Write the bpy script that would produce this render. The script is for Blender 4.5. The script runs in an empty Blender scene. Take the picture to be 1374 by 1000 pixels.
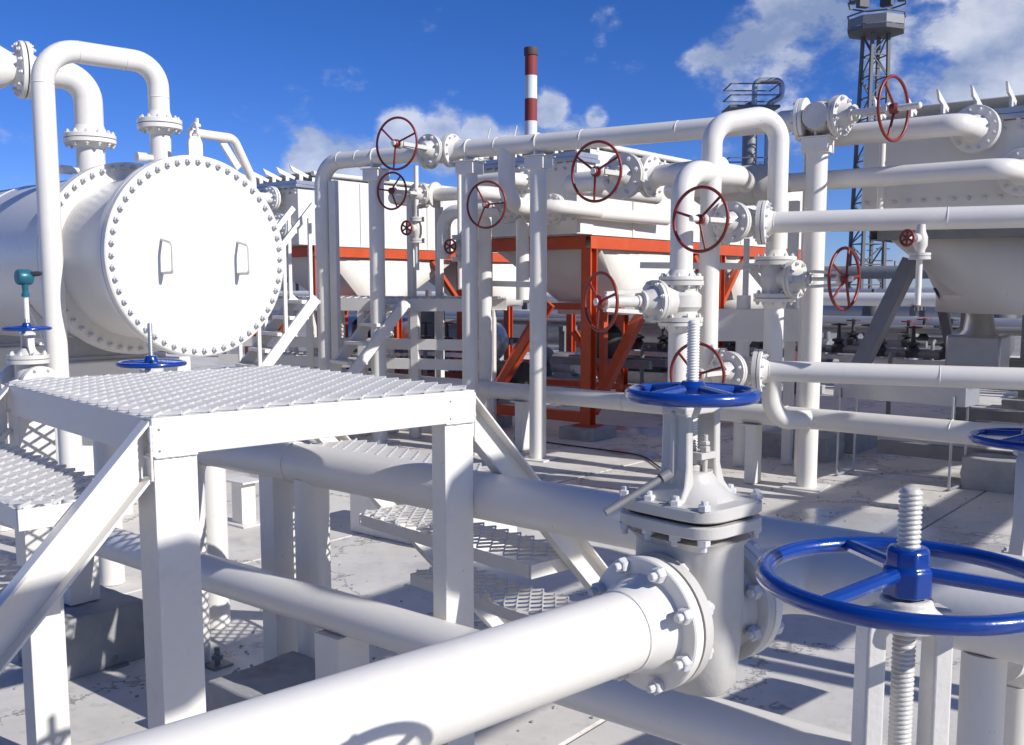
import bpy, math, random
from mathutils import Vector, Matrix, Quaternion

random.seed(7)
V = Vector
rad = math.radians
scn = bpy.context.scene
COL = scn.collection

# ------------------------------------------------------------------ camera
FPX, CX, CY = 1350.0, 687.0, 540.0        # focal length and principal point for a 1374 x 1000 picture
PITCH = math.atan(155.0 / FPX)
EYE = V((0, 0, 1.70))
cam = bpy.data.cameras.new('camera')
cam_o = bpy.data.objects.new('camera', cam)
COL.objects.link(cam_o)
cam_o.location = EYE
cam_o.rotation_euler = (rad(90) - PITCH, 0, 0)
cam.sensor_fit = 'HORIZONTAL'
cam.sensor_width = 36.0
cam.lens = 36.0 * FPX / 1374.0
cam.shift_y = (CY - 500.0) / 1374.0
cam.clip_start = 0.05
cam.clip_end = 6000
scn.camera = cam_o

# ------------------------------------------------------------------ sky, sun, exposure
SUN_AZ, SUN_EL = 123.0, 31.0              # degrees, azimuth clockwise from the view direction (+Y)
sdir = V((math.sin(rad(SUN_AZ)) * math.cos(rad(SUN_EL)), math.cos(rad(SUN_AZ)) * math.cos(rad(SUN_EL)), math.sin(rad(SUN_EL))))
world = bpy.data.worlds.new('World')
scn.world = world
world.use_nodes = True
wn, wl = world.node_tree.nodes, world.node_tree.links
wn.clear()
w_out = wn.new('ShaderNodeOutputWorld')
w_bg = wn.new('ShaderNodeBackground')
w_bg.inputs['Strength'].default_value = 0.066
w_sky = wn.new('ShaderNodeTexSky')
w_sky.sky_type = 'NISHITA'
w_sky.sun_disc = False
w_sky.sun_elevation = rad(SUN_EL)
w_sky.sun_rotation = rad(SUN_AZ)
w_sky.altitude = 1500
w_sky.air_density = 1.0
w_sky.dust_density = 0.3
w_sky.ozone_density = 3.0
def wnode(t, **kw):
    x = wn.new(t)
    for k, v in kw.items(): setattr(x, k, v)
    return x
def wmath(op, a, b=None, clamp=False):
    x = wnode('ShaderNodeMath', operation=op, use_clamp=clamp)
    for i, q in enumerate((a, b)):
        if q is None: continue
        if isinstance(q, (int, float)): x.inputs[i].default_value = q
        else: wl.new(q, x.inputs[i])
    return x.outputs[0]
def sky_dir(px, py):
    u, v = (px - CX) / FPX, (CY - py) / FPX
    return Vector((u, math.cos(PITCH) + v * math.sin(PITCH), -math.sin(PITCH) + v * math.cos(PITCH))).normalized()
w_tc = wn.new('ShaderNodeTexCoord')
DIRV = w_tc.outputs['Generated']
def wnoise(scale, detail, rough, loc, sc=(1, 1, 1.6)):
    m = wn.new('ShaderNodeMapping')
    m.inputs['Location'].default_value = loc
    m.inputs['Scale'].default_value = sc
    wl.new(DIRV, m.inputs['Vector'])
    x = wn.new('ShaderNodeTexNoise')
    x.inputs['Scale'].default_value = scale
    x.inputs['Detail'].default_value = detail
    x.inputs['Roughness'].default_value = rough
    wl.new(m.outputs['Vector'], x.inputs['Vector'])
    return x.outputs['Fac']
# cloud field all round, seeded to whiten fill from the unseen sky, plus the banks that stand in this part of it
FLOC, FTH = (9.1, 6.0, 4.4), 0.48
field = wnoise(2.3, 3, 0.5, FLOC)
field = wmath('MULTIPLY', wmath('SUBTRACT', field, FTH), 3.2)
BANKS = [(545, 182, .040, 0.85), (590, 194, .044, .85), (640, 190, .036, .8), (738, 148, .030, 0.9), (755, 195, .048, .7), (425, 218, .045, 0.85), (460, 240, .06, .85), (800, 156, .020, .6), (690, 210, .045, .75),
         (1010, 80, .065, .60), (1075, 28, .075, .62), (1095, 110, .10, .48), (1250, 75, .085, .56), (1370, 0, .085, .60), (1180, 105, .09, .46), (960, 95, .05, .5), (1600, 60, .3, .9), (-420, 250, .25, .9), (1900, 250, .35, .9)]
acc = field
for px, py, rad_, amp in BANKS:
    d = sky_dir(px, py)
    vd = wn.new('ShaderNodeVectorMath'); vd.operation = 'DISTANCE'
    wl.new(DIRV, vd.inputs[0]); vd.inputs[1].default_value = d
    blob = wmath('MULTIPLY', wmath('MULTIPLY', wmath('SUBTRACT', 1.0, wmath('DIVIDE', vd.outputs['Value'], rad_), clamp=True), 1.7, clamp=True), amp)
    acc = wmath('MAXIMUM', acc, blob)
n1 = wnoise(19.0, 10, 0.60, (1.0, 2.0, 0.0))
dens = wmath('ADD', acc, wmath('MULTIPLY', wmath('SUBTRACT', n1, 0.5), 1.5))
mask = wmath('MULTIPLY', wmath('SUBTRACT', dens, 0.28), 3.0, clamp=True)
mask = wmath('MULTIPLY', mask, mask)
mask = wmath('MULTIPLY', mask, 0.72)
n2 = wnoise(13.0, 7, 0.55, (0.35, 0.1, -0.12))
w_cr = wn.new('ShaderNodeValToRGB')
w_cr.color_ramp.elements[0].position = 0.36
w_cr.color_ramp.elements[0].color = (4.2, 5.2, 7.4, 1)
w_cr.color_ramp.elements[1].position = 0.64
w_cr.color_ramp.elements[1].color = (11.5, 11.8, 12.6, 1)
wl.new(n2, w_cr.inputs['Fac'])
w_tint = wn.new('ShaderNodeMix')
w_tint.data_type = 'RGBA'
w_tint.blend_type = 'MULTIPLY'
w_tint.inputs['Factor'].default_value = 1.0
w_tint.inputs['B'].default_value = (0.66, 0.98, 1.45, 1)
w_hsv = wn.new('ShaderNodeHueSaturation')
w_hsv.inputs['Saturation'].default_value = 1.22
w_hsv.inputs['Hue'].default_value = 0.512
w_mix = wn.new('ShaderNodeMix')
w_mix.data_type = 'RGBA'
wl.new(w_sky.outputs['Color'], w_hsv.inputs['Color'])
wl.new(w_hsv.outputs['Color'], w_tint.inputs['A'])
w_sep = wn.new('ShaderNodeSeparateXYZ')
wl.new(DIRV, w_sep.inputs[0])
w_el = wn.new('ShaderNodeMapRange')
w_el.inputs['From Min'].default_value = 0.0
w_el.inputs['From Max'].default_value = 0.30
wl.new(w_sep.outputs['Z'], w_el.inputs['Value'])
w_tc2 = wn.new('ShaderNodeMix'); w_tc2.data_type = 'RGBA'
w_tc2.inputs['A'].default_value = (0.72, 0.90, 1.65, 1)
w_tc2.inputs['B'].default_value = (0.62, 1.02, 1.45, 1)
wl.new(w_el.outputs['Result'], w_tc2.inputs['Factor'])
wl.new(w_tc2.outputs['Result'], w_tint.inputs['B'])
wl.new(mask, w_mix.inputs['Factor'])
wl.new(w_tint.outputs['Result'], w_mix.inputs['A'])
wl.new(w_cr.outputs['Color'], w_mix.inputs['B'])
wl.new(w_mix.outputs['Result'], w_bg.inputs['Color'])
wl.new(w_bg.outputs['Background'], w_out.inputs['Surface'])

sun = bpy.data.lights.new('sun', 'SUN')
sun.energy = 4.5
sun.angle = rad(0.5)
sun.color = (1.0, 0.985, 0.965)
sun_o = bpy.data.objects.new('sun', sun)
COL.objects.link(sun_o)
sun_o.rotation_euler = (-sdir).to_track_quat('-Z', 'Y').to_euler()
sun_o.location = (6, -4, 12)

scn.view_settings.view_transform = 'Standard'
scn.view_settings.look = 'None'
scn.view_settings.exposure = 0.17
scn.view_settings.gamma = 1.0
scn.view_settings.use_curve_mapping = False
scn.cycles.max_bounces = 8

# ------------------------------------------------------------------ helpers: where things stand
def PX(px, py, Y):
    """the point at distance Y ahead of the camera that a picture position belongs to (used to measure the place)"""
    u, v = (px - CX) / FPX, (CY - py) / FPX
    d = V((u, math.cos(PITCH) + v * math.sin(PITCH), -math.sin(PITCH) + v * math.cos(PITCH)))
    return EYE + d * (Y / d.y)

def PG(px, py, z=0.0):
    u, v = (px - CX) / FPX, (CY - py) / FPX
    d = V((u, math.cos(PITCH) + v * math.sin(PITCH), -math.sin(PITCH) + v * math.cos(PITCH)))
    return EYE + d * ((z - EYE.z) / d.z)

def AZ(a):
    return V((math.sin(rad(a)), math.cos(rad(a)), 0))

UP = V((0, 0, 1))
A, B = AZ(-51.2), AZ(38.8)        # the plant's two directions
AP, BP = AZ(-42), AZ(48)          # the step-over platform and the pipe next to it stand a little askew

# ------------------------------------------------------------------ materials
MATS = {}
def mat(name, col, rough=0.4, metal=0.0, var=0.06, vscale=3.0, bump=0.0, bscale=40.0, dirt=None, dirt_amt=0.0, dscale=2.0, coat=0.0, rvar=0.1):
    m = bpy.data.materials.new(name)
    m.use_nodes = True
    n, l = m.node_tree.nodes, m.node_tree.links
    bs = n['Principled BSDF']
    tc = n.new('ShaderNodeNewGeometry')
    nz = n.new('ShaderNodeTexNoise')
    nz.inputs['Scale'].default_value = vscale
    nz.inputs['Detail'].default_value = 8
    nz.inputs['Roughness'].default_value = 0.65
    l.new(tc.outputs['Position'], nz.inputs['Vector'])
    mr = n.new('ShaderNodeMapRange')
    mr.inputs['From Min'].default_value = 0.3
    mr.inputs['From Max'].default_value = 0.7
    mr.inputs['To Min'].default_value = 1 - var
    mr.inputs['To Max'].default_value = 1 + var * 0.5
    l.new(nz.outputs['Fac'], mr.inputs['Value'])
    mx = n.new('ShaderNodeMix'); mx.data_type = 'RGBA'; mx.blend_type = 'MULTIPLY'
    mx.inputs['Factor'].default_value = 1.0
    mx.inputs['A'].default_value = (*col, 1)
    l.new(mr.outputs['Result'], mx.inputs['B'])
    out = mx.outputs['Result']
    if dirt:
        n2 = n.new('ShaderNodeTexNoise')
        n2.inputs['Scale'].default_value = dscale
        n2.inputs['Detail'].default_value = 10
        n2.inputs['Roughness'].default_value = 0.72
        l.new(tc.outputs['Position'], n2.inputs['Vector'])
        rp = n.new('ShaderNodeValToRGB')
        rp.color_ramp.elements[0].position = 0.55
        rp.color_ramp.elements[1].position = 0.78
        rp.color_ramp.elements[1].color = (dirt_amt,) * 3 + (1,)
        l.new(n2.outputs['Fac'], rp.inputs['Fac'])
        m2 = n.new('ShaderNodeMix'); m2.data_type = 'RGBA'
        l.new(rp.outputs['Color'], m2.inputs['Factor'])
        l.new(out, m2.inputs['A'])
        m2.inputs['B'].default_value = (*dirt, 1)
        out = m2.outputs['Result']
    if name.startswith('white') or name == 'grating_paint':
        # small chips and rust freckles through the paint
        n3 = n.new('ShaderNodeTexNoise')
        n3.inputs['Scale'].default_value = 26.0; n3.inputs['Detail'].default_value = 5; n3.inputs['Roughness'].default_value = 0.7
        l.new(tc.outputs['Position'], n3.inputs['Vector'])
        r3 = n.new('ShaderNodeValToRGB')
        r3.color_ramp.elements[0].position = 0.695
        r3.color_ramp.elements[1].position = 0.735
        r3.color_ramp.elements[1].color = (0.75, 0.75, 0.75, 1)
        l.new(n3.outputs['Fac'], r3.inputs['Fac'])
        m3 = n.new('ShaderNodeMix'); m3.data_type = 'RGBA'
        l.new(r3.outputs['Color'], m3.inputs['Factor'])
        l.new(out, m3.inputs['A'])
        m3.inputs['B'].default_value = (0.30, 0.21, 0.14, 1)
        out = m3.outputs['Result']
    l.new(out, bs.inputs['Base Color'])
    rr = n.new('ShaderNodeMapRange')
    rr.inputs['To Min'].default_value = max(0.02, rough - rvar)
    rr.inputs['To Max'].default_value = min(1, rough + rvar)
    l.new(nz.outputs['Fac'], rr.inputs['Value'])
    l.new(rr.outputs['Result'], bs.inputs['Roughness'])
    bs.inputs['Metallic'].default_value = metal
    if coat:
        bs.inputs['Coat Weight'].default_value = coat
        bs.inputs['Coat Roughness'].default_value = 0.08
    if bump:
        nb = n.new('ShaderNodeTexNoise')
        nb.inputs['Scale'].default_value = bscale
        nb.inputs['Detail'].default_value = 4
        l.new(tc.outputs['Position'], nb.inputs['Vector'])
        bp = n.new('ShaderNodeBump')
        bp.inputs['Strength'].default_value = bump
        bp.inputs['Distance'].default_value = 0.004
        l.new(nb.outputs['Fac'], bp.inputs['Height'])
        l.new(bp.outputs['Normal'], bs.inputs['Normal'])
    MATS[name] = m
    return m

mat('white_paint', (0.77, 0.730, 0.655), 0.36, var=0.05, vscale=2.2, bump=0.10, bscale=60, dirt=(0.52, 0.49, 0.45), dirt_amt=0.28, dscale=3.0)
mat('white_beam', (0.765, 0.726, 0.653), 0.38, var=0.06, vscale=5, bump=0.14, bscale=70, dirt=(0.45, 0.43, 0.42), dirt_amt=0.35, dscale=7.0)
mat('white_cast', (0.64, 0.608, 0.548), 0.34, var=0.08, vscale=9, bump=0.2, bscale=120, dirt=(0.42, 0.40, 0.38), dirt_amt=0.35, dscale=10)
mat('white_shell', (0.76, 0.722, 0.65), 0.30, var=0.05, vscale=1.2, bump=0.06, bscale=25, dirt=(0.55, 0.53, 0.5), dirt_amt=0.25, dscale=1.6)
mat('grating_paint', (0.66, 0.638, 0.605), 0.42, var=0.1, vscale=12, bump=0.1, dirt=(0.4, 0.39, 0.38), dirt_amt=0.4, dscale=14)
mat('grey_cast', (0.56, 0.533, 0.482), 0.38, var=0.08, vscale=8, bump=0.16, bscale=110, dirt=(0.3, 0.29, 0.28), dirt_amt=0.4, dscale=9)
mat('blue_gloss', (0.002, 0.040, 0.25), 0.26, var=0.12, vscale=8, bump=0.12, bscale=90, coat=0.5, rvar=0.05)
mat('teal_paint', (0.012, 0.12, 0.17), 0.35, var=0.12, vscale=12, bump=0.1)
mat('wheel_red', (0.23, 0.027, 0.018), 0.42, var=0.22, vscale=14, bump=0.15, dirt=(0.12, 0.03, 0.02), dirt_amt=0.5, dscale=18)
mat('frame_red', (0.56, 0.082, 0.020), 0.48, var=0.16, vscale=5, bump=0.12, dirt=(0.25, 0.05, 0.03), dirt_amt=0.4, dscale=6)
mat('bolt_paint', (0.64, 0.63, 0.615), 0.4, var=0.12, vscale=30, bump=0.2, bscale=200, dirt=(0.35, 0.33, 0.30), dirt_amt=0.3, dscale=40)
mat('steel', (0.52, 0.52, 0.52), 0.38, metal=0.75, var=0.15, vscale=30, dirt=(0.2, 0.17, 0.14), dirt_amt=0.5, dscale=25)
mat('dark_steel', (0.05, 0.05, 0.052), 0.5, metal=0.2, var=0.25, vscale=9, dirt=(0.12, 0.08, 0.05), dirt_amt=0.4, dscale=9)
mat('mid_steel', (0.24, 0.238, 0.235), 0.5, metal=0.2, var=0.2, vscale=6, dirt=(0.12, 0.09, 0.07), dirt_amt=0.5, dscale=6)
mat('gasket', (0.012, 0.012, 0.013), 0.7)
mat('concrete', (0.36, 0.355, 0.345), 0.85, var=0.22, vscale=6, bump=0.7, bscale=30, dirt=(0.12, 0.115, 0.11), dirt_amt=0.7, dscale=5)
mat('rubber', (0.02, 0.02, 0.022), 0.7)
mat('galvanised', (0.46, 0.47, 0.49), 0.35, metal=0.55, var=0.12, vscale=5, dirt=(0.3, 0.3, 0.3), dirt_amt=0.4, dscale=5)
mat('chimney_red', (0.25, 0.035, 0.03), 0.7, var=0.15, vscale=0.4)
mat('chimney_white', (0.72, 0.71, 0.72), 0.7, var=0.1, vscale=0.4)
mat('chimney_cap', (0.10, 0.06, 0.055), 0.7)
mat('soot_grey', (0.13, 0.13, 0.135), 0.6, var=0.2, vscale=2)
mat('glass_lamp', (0.25, 0.27, 0.3), 0.12, metal=0.3)

# ------------------------------------------------------------------ mesh builder
def frame(n):
    n = n.normalized()
    t = V((0, 0, 1)) if abs(n.z) < 0.9 else V((1, 0, 0))
    u = t.cross(n).normalized()
    return u, n.cross(u).normalized(), n

class MB:
    def __init__(s):
        s.v, s.f = [], []
    def add(s, vs, fs):
        o = len(s.v)
        s.v += [tuple(p) for p in vs]
        s.f += [tuple(i + o for i in f) for f in fs]
        return s
    def box(s, c, x, y, z):
        """box by centre and three half-extent vectors"""
        c, x, y, z = V(c), V(x), V(y), V(z)
        vs = [c + x * i + y * j + z * k for k in (-1, 1) for j in (-1, 1) for i in (-1, 1)]
        if x.cross(y).dot(z) < 0:
            return s.add(vs, [(0, 1, 3, 2), (4, 6, 7, 5), (0, 4, 5, 1), (1, 5, 7, 3), (3, 7, 6, 2), (2, 6, 4, 0)])
        return s.add(vs, [(0, 2, 3, 1), (4, 5, 7, 6), (0, 1, 5, 4), (1, 3, 7, 5), (3, 2, 6, 7), (2, 0, 4, 6)])
    def prof(s, p0, p1, up, poly):
        """extrude a 2-D outline (side, up) from p0 to p1"""
        p0, p1 = V(p0), V(p1)
        d = (p1 - p0).normalized()
        side = d.cross(V(up)).normalized()
        u = side.cross(d).normalized()
        n = len(poly)
        vs = [p0 + side * a + u * b for a, b in poly] + [p1 + side * a + u * b for a, b in poly]
        fs = [(i, i + n, (i + 1) % n + n, (i + 1) % n) for i in range(n)]
        fs += [tuple(range(n)), tuple(range(2 * n - 1, n - 1, -1))]
        area = sum(poly[i][0] * poly[(i + 1) % n][1] - poly[(i + 1) % n][0] * poly[i][1] for i in range(n))
        if area > 0:
            fs = [tuple(reversed(f)) for f in fs]
        return s.add(vs, fs)
    def bar(s, p0, p1, w, h, up=UP):
        return s.prof(p0, p1, up, [(-w / 2, -h / 2), (w / 2, -h / 2), (w / 2, h / 2), (-w / 2, h / 2)])
    def channel(s, p0, p1, w, h, t, up=UP, flip=1):
        """C section: web of height h on the -side (flip=1), flanges of width w"""
        k = flip
        pts = [(0, -h / 2), (w * k, -h / 2), (w * k, -h / 2 + t), (t * k, -h / 2 + t), (t * k, h / 2 - t), (w * k, h / 2 - t), (w * k, h / 2), (0, h / 2)]
        return s.prof(p0, p1, up, pts)
    def ibeam(s, p0, p1, w, h, t, up=UP):
        a, b = w / 2, h / 2
        q = t / 2
        pts = [(-a, -b), (a, -b), (a, -b + t), (q, -b + t), (q, b - t), (a, b - t), (a, b), (-a, b), (-a, b - t), (-q, b - t), (-q, -b + t), (-a, -b + t)]
        return s.prof(p0, p1, up, pts)
    def lathe(s, o, ax, profile, n=24):
        """profile: list of (radius, distance along axis)"""
        u, w, k = frame(V(ax))
        o = V(o)
        vs, fs = [], []
        m = len(profile)
        for r, h in profile:
            r = max(r, 1e-5)
            for i in range(n):
                a = 2 * math.pi * i / n
                vs.append(o + k * h + (u * math.cos(a) + w * math.sin(a)) * r)
        for j in range(m - 1):
            for i in range(n):
                i2 = (i + 1) % n
                fs.append((j * n + i, j * n + i2, (j + 1) * n + i2, (j + 1) * n + i))
        if profile[0][0] > 1e-4:
            fs.append(tuple(range(n - 1, -1, -1)))
        if profile[-1][0] > 1e-4:
            fs.append(tuple((m - 1) * n + i for i in range(n)))
        return s.add(vs, fs)
    def ring(s, o, ax, ri, ro, h0, h1, n=32):
        """closed annulus"""
        u, w, k = frame(V(ax))
        o = V(o)
        pr = [(ri, h0), (ro, h0), (ro, h1), (ri, h1)]
        vs, fs = [], []
        for r, h in pr:
            for i in range(n):
                a = 2 * math.pi * i / n
                vs.append(o + k * h + (u * math.cos(a) + w * math.sin(a)) * r)
        for j in range(4):
            j2 = (j + 1) % 4
            for i in range(n):
                i2 = (i + 1) % n
                fs.append((j * n + i, j * n + i2, j2 * n + i2, j2 * n + i))
        return s.add(vs, fs)
    def cyl(s, p0, p1, r, r2=None, n=20):
        p0, p1 = V(p0), V(p1)
        d = p1 - p0
        return s.lathe(p0, d, [(r, 0), (r if r2 is None else r2, d.length)], n)
    def torus(s, c, ax, R, r, n=48, m=12, wob=0.0):
        u, w, k = frame(V(ax))
        c = V(c)
        vs, fs = [], []
        for i in range(n):
            a = 2 * math.pi * i / n
            e = u * math.cos(a) + w * math.sin(a)
            for j in range(m):
                b = 2 * math.pi * j / m
                rr = r * (1 + wob * math.sin(5 * a + j))
                vs.append(c + e * (R + rr * math.cos(b)) + k * (rr * math.sin(b)))
        for i in range(n):
            for j in range(m):
                i2, j2 = (i + 1) % n, (j + 1) % m
                fs.append((i * m + j, i2 * m + j, i2 * m + j2, i * m + j2))
        return s.add(vs, fs)
    def tube(s, pts, r, bend=0.2, n=24, seg=8):
        pts = [V(p) for p in pts]
        path = [pts[0]]
        for i in range(1, len(pts) - 1):
            a, b, c = pts[i - 1], pts[i], pts[i + 1]
            d0, d1 = (b - a).normalized(), (c - b).normalized()
            ang = d0.angle(d1)
            if ang < 0.02:
                path.append(b); continue
            tl = min(bend * math.tan(ang / 2), (b - a).length * 0.495, (c - b).length * 0.495)
            R = tl / math.tan(ang / 2)
            nrm = (d1 - d0 * d0.dot(d1)).normalized()
            ctr = b - d0 * tl + nrm * R
            st = -nrm
            for k in range(seg + 1):
                t = ang * k / seg
                path.append(ctr + (st * math.cos(t) + d0 * math.sin(t)) * R)
        path.append(pts[-1])
        q = [path[0]]
        for p in path[1:]:
            if (p - q[-1]).length > 1e-4: q.append(p)
        path = q
        tang = []
        for i in range(len(path)):
            a = path[max(0, i - 1)]; b = path[min(len(path) - 1, i + 1)]
            tang.append((b - a).normalized())
        u, w, _ = frame(tang[0])
        vs, fs = [], []
        for i, p in enumerate(path):
            if i:
                qn = tang[i - 1].rotation_difference(tang[i])
                u = qn @ u
            u = (u - tang[i] * u.dot(tang[i])).normalized()
            w = tang[i].cross(u)
            for j in range(n):
                a = 2 * math.pi * j / n
                vs.append(p + (u * math.cos(a) + w * math.sin(a)) * r)
        for i in range(len(path) - 1):
            for j in range(n):
                j2 = (j + 1) % n
                fs.append((i * n + j, i * n + j2, (i + 1) * n + j2, (i + 1) * n + j))
        fs.append(tuple(range(n - 1, -1, -1)))
        fs.append(tuple((len(path) - 1) * n + j for j in range(n)))
        return s.add(vs, fs)
    def plate(s, pts, nrm, t):
        """flat polygon of thickness t, extruded along nrm"""
        nrm = V(nrm).normalized()
        pts = [V(p) for p in pts]
        c = sum((b - a).cross(pts[(i + 2) % len(pts)] - b).dot(nrm) for i, (a, b) in enumerate(zip(pts, pts[1:] + pts[:1])))
        if c < 0: pts.reverse()
        n = len(pts)
        vs = [p - nrm * t / 2 for p in pts] + [p + nrm * t / 2 for p in pts]
        fs = [tuple(range(n - 1, -1, -1)), tuple(range(n, 2 * n))]
        fs += [(i, (i + 1) % n, (i + 1) % n + n, i + n) for i in range(n)]
        return s.add(vs, fs)
    def hexnut(s, p, ax, r, h, stud=0.0, rs=0.0):
        u, w, k = frame(V(ax))
        s.lathe(p, ax, [(r, 0), (r, h * 0.85), (r * 0.86, h)], 6)
        if stud:
            s.lathe(V(p) + k * h, ax, [(rs, -0.0005), (rs, stud * 0.85), (rs * 0.8, stud)], 8)
        return s

ORG = {}
def finish(name, mb, material, origin, sharp=35):
    me = bpy.data.meshes.new(name)
    o = V(origin)
    me.from_pydata([(x - o.x, y - o.y, z - o.z) for x, y, z in mb.v], [], mb.f)
    me.materials.append(MATS[material])
    me.polygons.foreach_set('use_smooth', [True] * len(me.polygons))
    me.update()
    me.set_sharp_from_angle(angle=rad(sharp))
    return me

def thing(name, label, cat, loc, group=None):
    o = bpy.data.objects.new(name, None)
    COL.objects.link(o)
    o.empty_display_size = 0.1
    o.location = V(loc)
    o['label'] = label
    o['category'] = cat
    if group: o['group'] = group
    ORG[o.name] = V(loc)
    return o

def part(name, mb, material, parent, bevel=0.0, label=None, kind=None, sharp=35):
    og = ORG[parent.name]
    me = finish(name, mb, material, og, sharp)
    o = bpy.data.objects.new(name, me)
    COL.objects.link(o)
    o.parent = parent
    ORG[o.name] = og
    if bevel:
        b = o.modifiers.new('edge', 'BEVEL')
        b.width = bevel; b.segments = 2; b.limit_method = 'ANGLE'; b.angle_limit = rad(40)
        b.harden_normals = False
    if label: o['label'] = label
    if kind: o['kind'] = kind
    return o

def solo(name, mb, material, label, cat, loc, bevel=0.0, group=None, kind=None, sharp=35):
    me = finish(name, mb, material, loc, sharp)
    o = bpy.data.objects.new(name, me)
    COL.objects.link(o)
    o.location = V(loc)
    ORG[o.name] = V(loc)
    if bevel:
        b = o.modifiers.new('edge', 'BEVEL')
        b.width = bevel; b.segments = 2; b.limit_method = 'ANGLE'; b.angle_limit = rad(40)
    if label: o['label'] = label
    if cat: o['category'] = cat
    if group: o['group'] = group
    if kind: o['kind'] = kind
    return o

BOLTS = {}
def bolt_at(parent, p, ax, r, h, stud, material='bolt_paint', twist=None):
    """one nut with its stud end: an object of its own sharing mesh data"""
    key = (round(r, 4), round(h, 4), round(stud, 4), material)
    if key not in BOLTS:
        mb = MB().hexnut((0, 0, -0.0005), (0, 0, 1), r, h, stud, r * 0.55)
        BOLTS[key] = finish('bolt', mb, material, (0, 0, 0), 30)
    o = bpy.data.objects.new('bolt', BOLTS[key])
    COL.objects.link(o)
    o.parent = parent
    o.location = V(p) - ORG[parent.name]
    o.rotation_mode = 'QUATERNION'
    q = V(ax).normalized().to_track_quat('Z', 'Y')
    o.rotation_quaternion = q @ Quaternion((0, 0, 1), random.random() * 6.28 if twist is None else twist)
    return o

def circle_pts(c, ax, R, n, ph=0.0):
    u, w, k = frame(V(ax))
    return [V(c) + (u * math.cos(ph + 2 * math.pi * i / n) + w * math.sin(ph + 2 * math.pi * i / n)) * R for i in range(n)]

def flange(parent, c, n, R, t, rp, nb, single=False, neck=None, material='white_paint', nseg=36, nut=None, gasket=True, stud=None):
    """flange whose gasket face is at c and whose pipe leaves along n; nuts on the pipe side"""
    c, n = V(c), V(n).normalized()
    neck = rp * 0.9 if neck is None else neck
    rb = rp * 1.32
    mb = MB().lathe(c, n, [(rp * 0.7, 0.002), (R - 0.002, 0.002), (R, 0.004), (R, t - 0.003), (R - 0.003, t), (rb, t), (rp * 1.22, t + neck * 0.25), (rp * 1.01, t + neck), (rp * 0.9, t + neck + 0.001)], nseg)
    f = part('flange', mb, material, parent)
    nut = nut or max(0.009, R * 0.095)
    st = nut * 0.7 if stud is None else stud
    pts = circle_pts(c + n * (t - 0.0002), n, (R + rb) / 2 + 0.002, nb, math.pi / nb)
    if single:
        for p in pts: bolt_at(f, p, n, nut, nut * 1.15, st)
    else:
        m2 = MB()
        for p in pts: m2.hexnut(p, n, nut, nut * 1.1, st, nut * 0.55)
        part('bolts', m2, 'bolt_paint', f, kind='stuff')
    if gasket:
        part('gasket', MB().lathe(c, n, [(R * 0.93, -0.003), (R * 0.93, 0.003)], nseg), 'gasket', f)
    return f

def handwheel(parent, c, n, R, rr, material, nsp=3, hub_r=None, hub_h=None, dish=0.0, ph=0.5, name='handwheel', square=False):
    """rim with spokes and hub; n points away from the valve; dish: rim lies that far below (towards the valve) the hub"""
    c, n = V(c), V(n).normalized()
    hub_r = hub_r or R * 0.16
    hub_h = hub_h or R * 0.2
    rim = part(name, MB().torus(c, n, R - rr, rr, 56, 12), material, parent)
    hp = [(hub_r * 0.95, -hub_h * 0.5), (hub_r, -hub_h * 0.35), (hub_r, hub_h * 0.2), (hub_r * 0.7, hub_h * 0.5)]
    if square:
        hb = MB().lathe(c + n * dish, n, [(hub_r, -hub_h * 0.5), (hub_r, hub_h * 0.1), (hub_r * 0.86, hub_h * 0.16), (hub_r * 0.86, hub_h * 0.5), (hub_r * 0.7, hub_h * 0.6)], 8)
        part('hub', hb, material, rim, bevel=0.002)
    else:
        part('hub', MB().lathe(c + n * dish, n, hp, 16), material, rim)
    for p in circle_pts(c, n, 1.0, nsp, ph):
        e = (p - c).normalized()
        a = c + n * dish + e * hub_r * 0.8
        b = c + e * (R - rr * 1.2)
        part('spoke', MB().cyl(a, b, rr * 0.85, rr * 0.8, 10), material, rim)
    return rim

def threaded(p0, p1, r, pitch, n=16, depth=0.14):
    p0, p1 = V(p0), V(p1)
    L = (p1 - p0).length
    k = max(3, int(L / pitch))
    pr = [(r * (1 - depth), 0)]
    for i in range(k):
        h = L * i / k
        q = L / k
        pr += [(r * (1 - depth), h + 0.1 * q), (r, h + 0.38 * q), (r, h + 0.62 * q), (r * (1 - depth), h + 0.9 * q)]
    pr += [(r * (1 - depth), L), (r * 0.6, L + r * 0.25)]
    return MB().lathe(p0, p1 - p0, pr, n)

def weld_line(parent, p0, p1, r=0.0035, material='white_beam', seed=1):
    """an uneven run of weld between two points"""
    rnd_ = random.Random(seed)
    p0, p1 = V(p0), V(p1)
    L = (p1 - p0).length
    n = max(4, int(L / 0.006))
    u, w, k = frame(p1 - p0)
    pr = [(r * rnd_.uniform(0.65, 1.3), L * i / n) for i in range(n + 1)]
    return part('weld', MB().lathe(p0, p1 - p0, [(0.0004, -0.001)] + pr + [(0.0004, L + 0.001)], 7), material, parent, sharp=80)

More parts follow.
